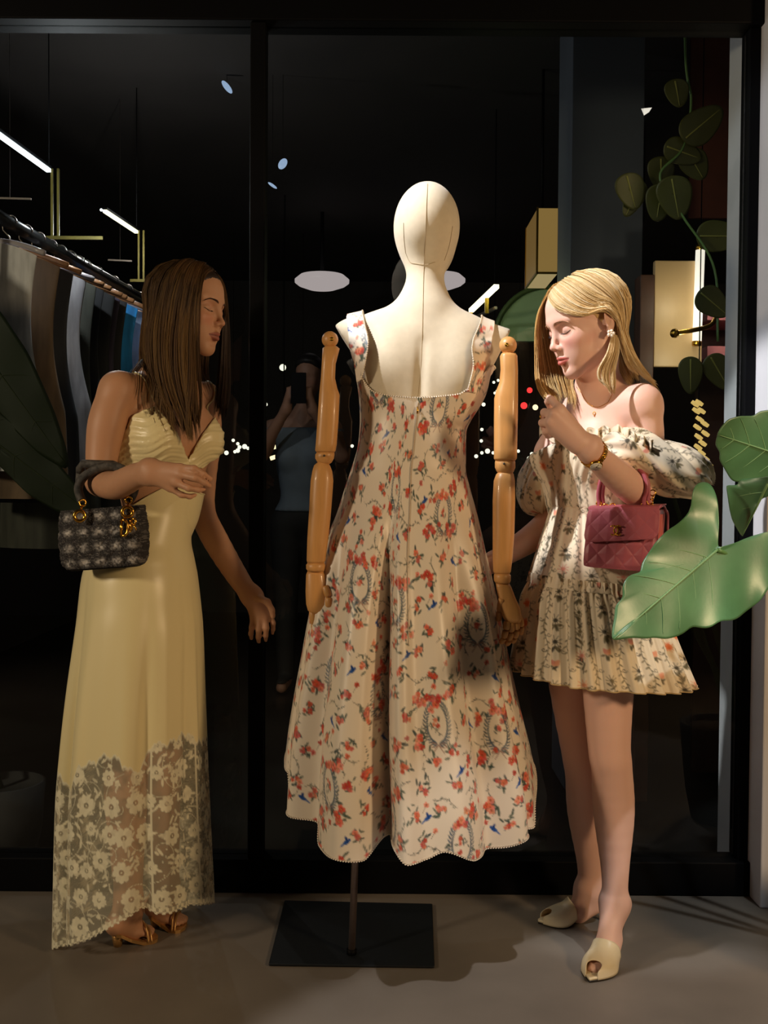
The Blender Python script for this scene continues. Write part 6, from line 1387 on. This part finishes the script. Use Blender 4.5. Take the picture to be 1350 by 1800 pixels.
    letter('D', 219, 928, 0.036, 2.386, 0.42); letter('I', 229, 925, 0.024, 2.383, 0.18); letter('R', 235.5, 922, 0.026, 2.388, 0.40)
    return r
tweed_bag()
# ================================================================== mauve quilted flap bag on the blonde woman's arm
def flap_bag():
    r = empty('flap_bag', tuple(W(1090, 1003, 2.37)), 'mauve pink quilted leather flap bag with gold interlocking clasp', 'handbag')
    LE = mat('mauve_leather', srgb(172, 88, 100), 0.42, var=0.05, scale=25, bump=0.15, bscale=500)
    GS = mat('gusset_leather', srgb(196, 98, 92), 0.45, var=0.05, scale=25)
    bl, br, tl, tr = W(1024, 996, 2.375), W(1150, 1006, 2.335), W(1034, 896, 2.375), W(1161, 894, 2.335)
    dv = nrm(np.array([0.045, 0.09, 0.0])) * 0.062
    def quilt(n, m, P00, P10, P01, P11, out, k=5.5, amp=0.004, hv=0.78):
        u = np.linspace(0, 1, m)[None, :]; v = np.linspace(0, 1, n)[:, None]
        a = np.abs(np.mod(u * k + v * k * hv, 1) - 0.5); b = np.abs(np.mod(u * k - v * k * hv + 0.5, 1) - 0.5)
        hgt = amp * np.sqrt(np.clip(np.minimum(0.5 - a, 0.5 - b) * 2, 0, 1)) * np.clip(np.minimum(np.minimum(u, 1 - u), np.minimum(v, 1 - v)) * 16, 0, 1) 
        # rounded corners by pulling towards the centre
        e = np.clip(np.maximum(np.abs(u - 0.5) * 2, 0 * v), 0, 1) ** 10 * (np.abs(v - 0.5) * 2) ** 6; U = 0.5 + (u - 0.5) * (1 - 0.035 * e); Vv = 0.5 + (v - 0.5) * (1 - 0.05 * e)
        P = (P00[None, None] * ((1 - U) * (1 - Vv))[..., None] + P10[None, None] * (U * (1 - Vv))[..., None] + P01[None, None] * ((1 - U) * Vv)[..., None] + P11[None, None] * (U * Vv)[..., None])
        return P + out * (hgt + 0.0)[..., None]
    out = nrm(np.cross(tr - tl, tl - bl)); out = out if out[1] < 0 else -out
    P = quilt(90, 120, tl, tr, bl, br, out, 4.0, 0.004, 0.75); n, m = P.shape[:2]
    Vb = np.concatenate([P.reshape(-1, 3), (P + dv).reshape(-1, 3)]); Fq = gridfaces(n, m); k = n * m; F2 = [Fq, Fq[:, ::-1] + k]
    ed = [(np.arange(m), 0), (np.arange(m) + (n - 1) * m, 1), (np.arange(n) * m, 1), (np.arange(n) * m + m - 1, 0)]
    for e, fl in ed:
        q = np.stack([e[:-1], e[1:], e[1:] + k, e[:-1] + k], -1); F2.append(q if fl == 0 else q[:, ::-1])
    o = mesh('bag_body', Vb, np.concatenate(F2), LE, r)
    # gusset on the side and curved back rim
    gu = []
    for t in np.linspace(0, 1, 12):
        a = tr * (1 - t) + br * t + (tl - tr) * 0.004; gu.append(a)
    for kq in (0.3, 0.62):
        gv = np.array([[g + dv * (kq - 0.25 + 0.28 * j) - (tl - tr) * 0.03 * math.sin(math.pi * j) for j in np.linspace(0, 1, 8)] for g in gu[1:]]); mesh('gusset_fold', gv.reshape(-1, 3), gridfaces(11, 8), GS, r)
    # flap: over the top, down the front
    fl = []; w_u = np.linspace(0, 1, 120); top_back = dv * 1.02
    fbl, fbr = W(1026, 953, 2.368), W(1157, 947, 2.326)
    for v in np.linspace(0, 1, 24):
        a = v * math.pi / 2; lift = out * 0.008
        L_ = tl + top_back * (1 - math.sin(a)) + lift * math.sin(a) + np.array([0, 0, 0.007]) * math.cos(a) ** 0.7; R_ = tr + top_back * (1 - math.sin(a)) + lift * math.sin(a) + np.array([0, 0, 0.007]) * math.cos(a) ** 0.7
        fl.append(L_[None] * (1 - w_u)[:, None] + R_[None] * w_u[:, None])
    Pf = quilt(60, 120, tl + out * 0.008, tr + out * 0.008, fbl + out * 0.008, fbr + out * 0.008, out, 4.0, 0.0022, 0.42)
    # rounded lower corners
    for i in range(60):
        v = i / 59
        cut = 0.0 if v < 0.72 else 0.10 * (1 - math.sqrt(max(0, 1 - ((v - 0.72) / 0.28) ** 2)))
        row = Pf[i]; c0 = row[0] * 1.0; c1 = row[-1] * 1.0; tt = np.linspace(0, 1, 120); src = cut * 0.5 + (1 - cut * 1.5) * tt
        Pf[i] = np.stack([np.interp(src, tt, row[:, q]) for q in range(3)], -1)
    G_ = np.concatenate([np.array(fl)[:-1], Pf], 0)
    f = mesh('flap', G_.reshape(-1, 3), gridfaces(G_.shape[0], 120), LE, r); sm = f.modifiers.new('t', 'SOLIDIFY'); sm.thickness = 0.003; sm.offset = -1
    rim = [tr + dv * t * 1.15 + np.array([0, 0, 0.006 * math.sin(math.pi * min(1, t + 0.2)) - 0.022 * max(0, t - 0.6)]) for t in np.linspace(0, 1, 10)]
    rim += [rim[-1] + np.array([0.002, 0, -0.02 * k_]) for k_ in (0.4, 1.0, 2.0, 3.2)]; MB().tube(crom(rim, 30), 0.0028, 8).build('back_rim', LE, r)
    # interlocking clasp: two mirrored arcs
    c = W(1083, 932, 2.35) + out * 0.0165; ex = nrm(tr - tl); ez = nrm(np.cross(out, ex)); ez = ez if ez[2] > 0 else -ez
    for s in (-1, 1):
        a = [c + ex * s * (0.0050 + 0.0092 * math.cos(t)) + ez * 0.0102 * math.sin(t) + out * 0.0008 * s for t in np.linspace(0.95, 2 * math.pi - 0.95, 26)]
        MB().tube(a, 0.0019, 8).build('clasp_arc', GOLD, r)
        mb = MB()
        for t in np.linspace(1.0, 2 * math.pi - 1.0, 8): mb.ball(c + ex * s * (0.0050 + 0.0092 * math.cos(t)) + ez * 0.0102 * math.sin(t) + out * 0.0022, 0.0016, 6, 5)
        mb.build('clasp_stud', GOLD, r)
    # chain along the top and leather-threaded handle
    def links(P, name='chain_link', sz=0.0058):
        P = np.asarray(P); L = np.concatenate([[0], np.cumsum(np.linalg.norm(np.diff(P, axis=0), axis=1))]); nL = int(L[-1] / (sz * 1.35)); 
        for i in range(nL):
            s_ = (i + 0.5) * L[-1] / nL; p = np.array([np.interp(s_, L, P[:, q]) for q in range(3)]); tv = nrm(np.array([np.interp(min(s_ + 0.004, L[-1]), L, P[:, q]) for q in range(3)]) - p + 1e-6)
            ax_ = nrm(np.cross(tv, [0.2, 1, 0.3])) if i % 2 else nrm(np.cross(np.cross(tv, [0.2, 1, 0.3]), tv)); MB().torus(p, ax_, sz, 0.0015, 12, 6).build(name, GOLD, r)
    tp = lambda x, y, D: W(x, y, D)
    links(crom([tp(1050, 884, 2.39), tp(1062, 890, 2.385), tp(1080, 889, 2.38)], 20)); links(crom([tp(1128, 889, 2.365), tp(1142, 889, 2.36), tp(1154, 891, 2.355)], 20)); links(crom([tp(1140, 886, 2.352), tp(1148, 874, 2.352), tp(1146, 862, 2.355)], 16), sz=0.0066)
    for dx in (0, 7):
        P = crom([tp(1054 + dx, 890, 2.392), tp(1052 + dx, 866, 2.385), tp(1060 + dx, 836, 2.375), tp(1084 + dx, 816, 2.368), tp(1112 + dx, 822, 2.36), tp(1130 + dx, 842, 2.352), tp(1133 + dx, 866, 2.352), tp(1132 + dx, 888, 2.356)], 44); P = BF.push(P, 0.006, 5)
        MB().tube(P, 0.0048, 8).build('handle', LE, r)
    return r
flap_bag()

# ================================================================== big leaves in the foreground
LEAFM = mat('glossy_leaf', srgb(84, 130, 84), 0.40, var=0.22, scale=9, spec=0.9, bump=0.06, bscale=150)
VEINM = mat('leaf_vein', srgb(128, 166, 112), 0.45)
def px_leaf(parent, outline, cpx, D0, tilt, mid, nout=170, m=26, wav=0.010, mt=None, veins=6, seed=0, vm=None):
    """leaf blade with its own depth relief; tilt = depth change per pixel (x, y)"""
    O = np.array(outline, float); O = np.vstack([O, O[:1]]); L = np.concatenate([[0], np.cumsum(np.linalg.norm(np.diff(O, axis=0), axis=1))])
    # light rounding of the outline
    s = np.linspace(0, L[-1], nout, endpoint=False); Q = np.stack([np.interp(s, L, O[:, k]) for k in (0, 1)], -1)
    for _ in range(2): Q = 0.25 * np.roll(Q, 1, 0) + 0.5 * Q + 0.25 * np.roll(Q, -1, 0)
    c = np.array(cpx, float); r_ = np.random.default_rng(seed); M = np.array(mid, float); md = nrm(M[1] - M[0]); ml = np.linalg.norm(M[1] - M[0]); V = []
    def depth(p, t):
        d = D0 + tilt[0] * (p[..., 0] - c[0]) + tilt[1] * (p[..., 1] - c[1]); q = p - M[0]; al = q @ md; ac = q[..., 0] * -md[1] + q[..., 1] * md[0]
        rel = np.abs(ac) / 130.0
        d = d + 0.00018 * np.abs(ac) * 0.6 - wav * rel ** 1.1 * np.cos((al - np.abs(ac) * 0.75) / 34.0 * math.pi * 0.62) * 0.9     # ribs arching between side veins
        return d + wav * 0.6 * t ** 3 * np.sin(al / 17.0 + np.sign(ac))
    for j in range(m):
        t = (j / (m - 1)) ** 0.85; p = c + (Q - c) * t; d = depth(p, t); V.append(np.array([W(x, y, dd) for (x, y), dd in zip(p, d)]))
    V = np.concatenate(V); o = mesh('leaf', V, gridfaces(m, nout, True), mt or LEAFM, parent); sm = o.modifiers.new('t', 'SOLIDIFY'); sm.thickness = 0.0016; sm.offset = 0
    def vein(a, b, r0, r1, bend=0):
        t = np.linspace(0, 1, 24)[:, None]; p = np.array(a) * (1 - t) + np.array(b) * t; nn = np.array([-(b[1] - a[1]), b[0] - a[0]]); p = p + nn * bend * (t * (1 - t))
        d = depth(p, 0.3) - 0.0008; P = [W(x, y, dd) for (x, y), dd in zip(p, d)]; MB().tube(P, list(np.linspace(r0, r1, 24)), 6).build('vein', vm or VEINM, o)
    vein(M[0], M[1], 0.0032, 0.0010)
    for k in range(veins):
        f = (k + 0.6) / (veins + 0.6); b0 = M[0] + (M[1] - M[0]) * f
        for sg in (-1, 1):
            dirv = nrm(md * 0.75 + sg * np.array([-md[1], md[0]])); hit = None
            for dist in np.arange(10, 220, 4):
                q = b0 + dirv * dist; ang = np.arctan2(*(q - c)[::-1]); i = np.argmin(np.abs(np.angle(np.exp(1j * (np.arctan2(*(Q - c).T[::-1]) - ang))))); 
                if np.linalg.norm(q - c) > np.linalg.norm(Q[i] - c) * 0.94: break
                hit = q
            if hit is not None and np.linalg.norm(hit - b0) > 25: vein(b0, hit, 0.0014, 0.0004, 0.12 * sg)
    return o
pl = empty('elephant_ear_plant', (1.17, 2.28, 0), 'elephant ear plant with big green leaves reaching in at the right edge', 'plant')
big = [(1231, 847), (1243, 847), (1251, 853), (1258, 868), (1262, 885), (1264, 920), (1262, 950), (1261, 964), (1272, 960), (1285, 957), (1317, 944), (1350, 934), (1376, 932), (1392, 948), (1390, 975), (1372, 1008), (1348, 1038), (1336, 1057), (1309, 1076), (1296, 1088), (1283, 1092), (1268, 1090), (1258, 1097), (1246, 1105),
       (1230, 1104), (1216, 1100), (1206, 1110), (1197, 1116), (1180, 1122), (1165, 1124), (1152, 1120), (1138, 1123), (1110, 1121), (1090, 1124), (1075, 1127), (1076, 1106), (1080, 1085), (1081, 1064), (1090, 1056), (1097, 1050), (1093, 1036), (1096, 1024), (1104, 1012), (1116, 1008), (1127, 1008), (1126, 994), (1132, 982), (1141, 971), (1150, 956), (1163, 942), (1174, 931), (1187, 924), (1200, 913), (1210, 902), (1215, 890), (1216, 876), (1219, 858), (1224, 850)]
px_leaf(pl, big, (1236, 985), 2.13, (0.00055, -0.00030), [(1261, 966), (1079, 1123)], seed=1, veins=6)
up_ = [(1259, 773), (1262, 760), (1268, 750), (1280, 737), (1300, 731), (1326, 731), (1334, 723), (1352, 720), (1390, 724), (1420, 760), (1422, 800), (1400, 830), (1350, 839), (1319, 842), (1295, 848), (1285, 844), (1275, 827), (1264, 808), (1266, 796), (1257, 782)]
px_leaf(pl, up_, (1330, 785), 2.24, (0.0004, 0.0005), [(1418, 815), (1262, 764)], nout=130, m=20, wav=0.006, seed=2, veins=5)
fold_ = [(1276, 853), (1288, 853), (1297, 853), (1300, 843), (1325, 840), (1352, 837), (1400, 838), (1405, 862), (1370, 866), (1339, 876), (1328, 892), (1319, 908), (1311, 928), (1305, 944), (1296, 930), (1287, 914), (1282, 895), (1280, 880)]
px_leaf(pl, fold_, (1318, 866), 2.20, (-0.0006, 0.0005), [(1350, 850), (1305, 942)], nout=120, m=18, wav=0.012, seed=3, veins=3)
STEMM = mat('leaf_stalk', srgb(96, 130, 70), 0.45, var=0.1)
base = np.array([1.17, 2.28, 0.34])
for P in ([W(1262, 967, 2.145), W(1300, 984, 2.19), W(1362, 1000, 2.24), W(1440, 1100, 2.27), base + [0, 0, 0.1], base], [W(1418, 815, 2.27), W(1450, 840, 2.28), W(1490, 950, 2.28), base + [0.02, 0.01, 0.1], base + [0.02, 0, 0]], [W(1350, 850, 2.18), W(1392, 870, 2.22), W(1450, 960, 2.26), base + [-0.02, 0.01, 0.1], base + [-0.02, 0.01, 0]]):
    MB().tube(crom(P, 40), list(np.linspace(0.005, 0.011, 40)), 8).build('stalk', STEMM, pl)
POT = mat('charcoal_pot', srgb(60, 60, 62), 0.7, var=0.1)
pc = [[base * [1, 1, 0] + np.array([r_ * math.cos(t), r_ * math.sin(t), z]) for t in np.linspace(0, 2 * math.pi, 28, endpoint=False)] for r_, z in ((0.11, 0.001), (0.13, 0.10), (0.15, 0.30), (0.152, 0.33), (0.140, 0.33), (0.138, 0.31))]
MB().loft(pc).build('pot', POT, pl); MB().loft([pc[-1], [p * [1, 1, 0] + [0, 0, 0.312] for p in pc[-1]]]).build('soil', mat('soil', srgb(50, 38, 28), 0.9, var=0.4, scale=40), pl)
# ================================================================== trailing plant behind the glass (upper right), wide leaf at the left
OLIVE = mat('olive_leaf', srgb(74, 76, 30), 0.5, var=0.2, scale=10); OLV = mat('olive_vein', srgb(140, 140, 70), 0.5)
tp_ = empty('trailing_plant', tuple(W(1200, 150, 3.3) * [1, 1, 0] + [0, 0, 2.85]), 'dim trailing plant with heart-shaped leaves behind the glass, upper right', 'plant')
MB().tube(crom([W(1200, 20, 3.3) * [1, 1, 0] + [0, 0, 2.9], W(1205, 100, 3.3), W(1215, 180, 3.3), W(1200, 260, 3.3), W(1160, 310, 3.3), W(1200, 380, 3.3), W(1255, 470, 3.3), W(1262, 600, 3.3)], 60), 0.004, 6).build('vine', STEMM, tp_)
for k, (x, y, a, b, rot) in enumerate([(1230, 222, 46, 30, -40), (1196, 266, 36, 24, 20), (1220, 286, 30, 26, 60), (1108, 332, 34, 26, 75), (1116, 345, 36, 18, 115), (1162, 300, 30, 24, 90), (1186, 342, 40, 32, 80), (1160, 352, 34, 26, 100), (1262, 415, 46, 28, 0), (1250, 530, 34, 26, 40), (1214, 655, 34, 22, 90), (1262, 650, 36, 24, 60), (1190, 160, 26, 22, 80)]):
    t = math.radians(rot); n = 26; pts = []
    for i in range(n):
        q = 2 * math.pi * i / n; rr = 1 - 0.18 * math.cos(q) ** 1 * (math.cos(q) < 0) * 2; ex, ey = a * math.cos(q) * (1.15 if math.cos(q) > 0 else 0.85), b * math.sin(q) * (1 - 0.25 * math.cos(q)); pts.append((x + ex * math.cos(t) - ey * math.sin(t), y + ex * math.sin(t) + ey * math.cos(t)))
    px_leaf(tp_, pts, (x, y), 3.28 + 0.02 * (k % 3), (0.0003, 0.0004), [(x - 0.7 * a * math.cos(t), y - 0.7 * a * math.sin(t)), (x + a * math.cos(t), y + a * math.sin(t))], nout=40, m=8, wav=0.004, mt=OLIVE, veins=0, seed=k, vm=OLV)
light('leaf_glow', 'POINT', tuple(W(1150, 240, 3.12)), None, 0.10, (1.0, 0.85, 0.5), 0.05)
DKL = mat('dark_green_leaf', srgb(30, 42, 16), 0.5, var=0.15, scale=8); DKV = mat('dark_leaf_vein', srgb(52, 62, 28), 0.5)
lp = empty('broad_leaf_plant', tuple(G(-60, 1580)), 'dark plant with broad pointed leaves at the left edge behind the glass', 'plant')
px_leaf(lp, [(-160, 430), (-60, 490), (0, 545), (50, 620), (95, 720), (118, 790), (122, 830), (70, 800), (10, 740), (-60, 640), (-140, 540), (-180, 470)], (-20, 650), 3.03, (0.0001, 0.0002), [(-150, 450), (120, 822)], nout=90, m=12, wav=0.004, mt=DKL, vm=DKV, veins=4, seed=31)
px_leaf(lp, [(-160, 640), (-60, 680), (20, 740), (90, 800), (150, 870), (165, 910), (110, 905), (50, 870), (-10, 810), (-80, 740), (-160, 700)], (0, 790), 3.06, (0.0001, 0.0002), [(-150, 670), (160, 903)], nout=90, m=12, wav=0.004, mt=DKL, vm=DKV, veins=4, seed=32)
b0 = G(-60, 1580); b0[1] = 3.12
MB().tube(crom([W(-150, 450, 3.04), W(-190, 600, 3.1), W(-160, 900, 3.12), b0 + [0, 0, 0.2]], 30), 0.008, 8).tube(crom([W(-150, 670, 3.07), W(-170, 800, 3.1), W(-150, 1000, 3.12), b0 + [0, 0, 0.2]], 30), 0.008, 8).build('stalk', DKL, lp)
MB().loft([[b0 * [1, 1, 0] + np.array([r_ * math.cos(t), r_ * math.sin(t), z]) for t in np.linspace(0, 2 * math.pi, 24, endpoint=False)] for r_, z in ((0.09, 0.0), (0.11, 0.1), (0.12, 0.24), (0.11, 0.24), (0.105, 0.22))]).build('pot', POT, lp)
# ================================================================== dim standing figure deep in the shop
def bystander():
    D = 5.8; root = empty('person', tuple(G(532, 1212)), 'dim figure in a blue-grey shirt holding up a phone, deep behind the glass', 'person'); root.location = (W(532, 900, D)[0], D, 0)
    x0 = root.location[0]; F = Field(np.arange(x0 - 0.4, x0 + 0.4, 0.012), np.arange(D - 0.4, D + 0.3, 0.012), np.arange(-0.01, 1.9, 0.012))
    p = lambda x, y, z: np.array([x0 + x, D + y, z])
    B = frame(0); H = Head(p(0.03, 0, 1.72), frame(-10, 6), 0.95); torso(F, B, dict(pelvis=p(0, 0, 0.95), waist=p(0, 0, 1.12), ribs=p(0, 0, 1.25), chest=p(0, 0, 1.38), bust=p(0, -0.06, 1.28)))
    nb = p(0, 0.01, 1.52); sh = [p(-0.17, 0, 1.44), p(0.17, 0, 1.44)]; shoulders(F, nb, sh, B); F.cone(p(0, 0, 1.38), nb, 0.07, 0.05, 0.05); FT = F.F.copy(); head(F, H, nb, (0, 0))
    for s, q in ((-1, sh[0]), (1, sh[1])):
        el = p(s * 0.22, -0.14, 1.28); wr = p(s * 0.07, -0.26, 1.52); limb(F, [q, p(s * 0.2, -0.05, 1.32), el], [0.042, 0.042, 0.036]); limb(F, [el, p(s * 0.15, -0.2, 1.40), wr], [0.036, 0.034, 0.024]); F.cone(wr, p(s * 0.05, -0.28, 1.60), 0.03, 0.024, 0.02)
        for k in range(4): F.cone(p(s * 0.06, -0.29, 1.58 + 0.018 * k), p(s * 0.03, -0.305, 1.58 + 0.02 * k), 0.01, 0.008, 0.008)
        F.cone(p(s * 0.05, -0.27, 1.58), p(s * 0.015, -0.27, 1.59), 0.011, 0.009, 0.008)
        limb(F, [p(s * 0.085, 0, 0.9), p(s * 0.09, 0, 0.5), p(s * 0.09, 0.02, 0.08)], [0.085, 0.056, 0.036]); F.cone(p(s * 0.09, 0.03, 0.04), p(s * 0.1, -0.14, 0.03), 0.035, 0.03, 0.02)
    V, Q = F.nets(); V = relax(V, Q, 1); C = skin_colors(V, H, srgb(150, 110, 90), srgb(130, 70, 60), srgb(150, 90, 70)); body = mesh('body', V, Q, mat('skin_dim', (1, 1, 1), 0.6, attr=True), root, colors=C)
    z0, z1 = 0.96, 1.47
    sl = F.win((-9, -9, z0), (9, 9, z1)); A = FT[sl] - 0.02; zs = F.zs[sl[2]]; Vs, Qs = F.nets(np.maximum(A, np.maximum(z0 + 0.02 - zs, zs - z1 + 0.03)[None, None, :]).astype(np.float32), sl); mesh('shirt', relax(Vs, Qs, 1), Qs, mat('blue_grey_shirt', srgb(104, 116, 128), 0.8, var=0.1, scale=10), root)
    sl = F.win((-9, -9, -0.01), (9, 9, 1.0)); A = F.F[sl] - 0.012; zs = F.zs[sl[2]]; Vs, Qs = F.nets(np.maximum(A, np.maximum(0.05 - zs, zs - 0.985)[None, None, :]).astype(np.float32), sl); mesh('trousers', relax(Vs, Qs, 1), Qs, mat('black_trousers', (0.01, 0.01, 0.01), 0.8), root)
    scalp(F, H, mat('black_hair', (0.008, 0.006, 0.005), 0.5), root, 0.022)
    ph = MB().box(p(0, -0.318, 1.63), (0.08, 0.009, 0.16), bev=0.003).build('phone', BLACK, None, False); tag(ph, 'phone held up by the dim figure deep in the shop', 'phone')
bystander()
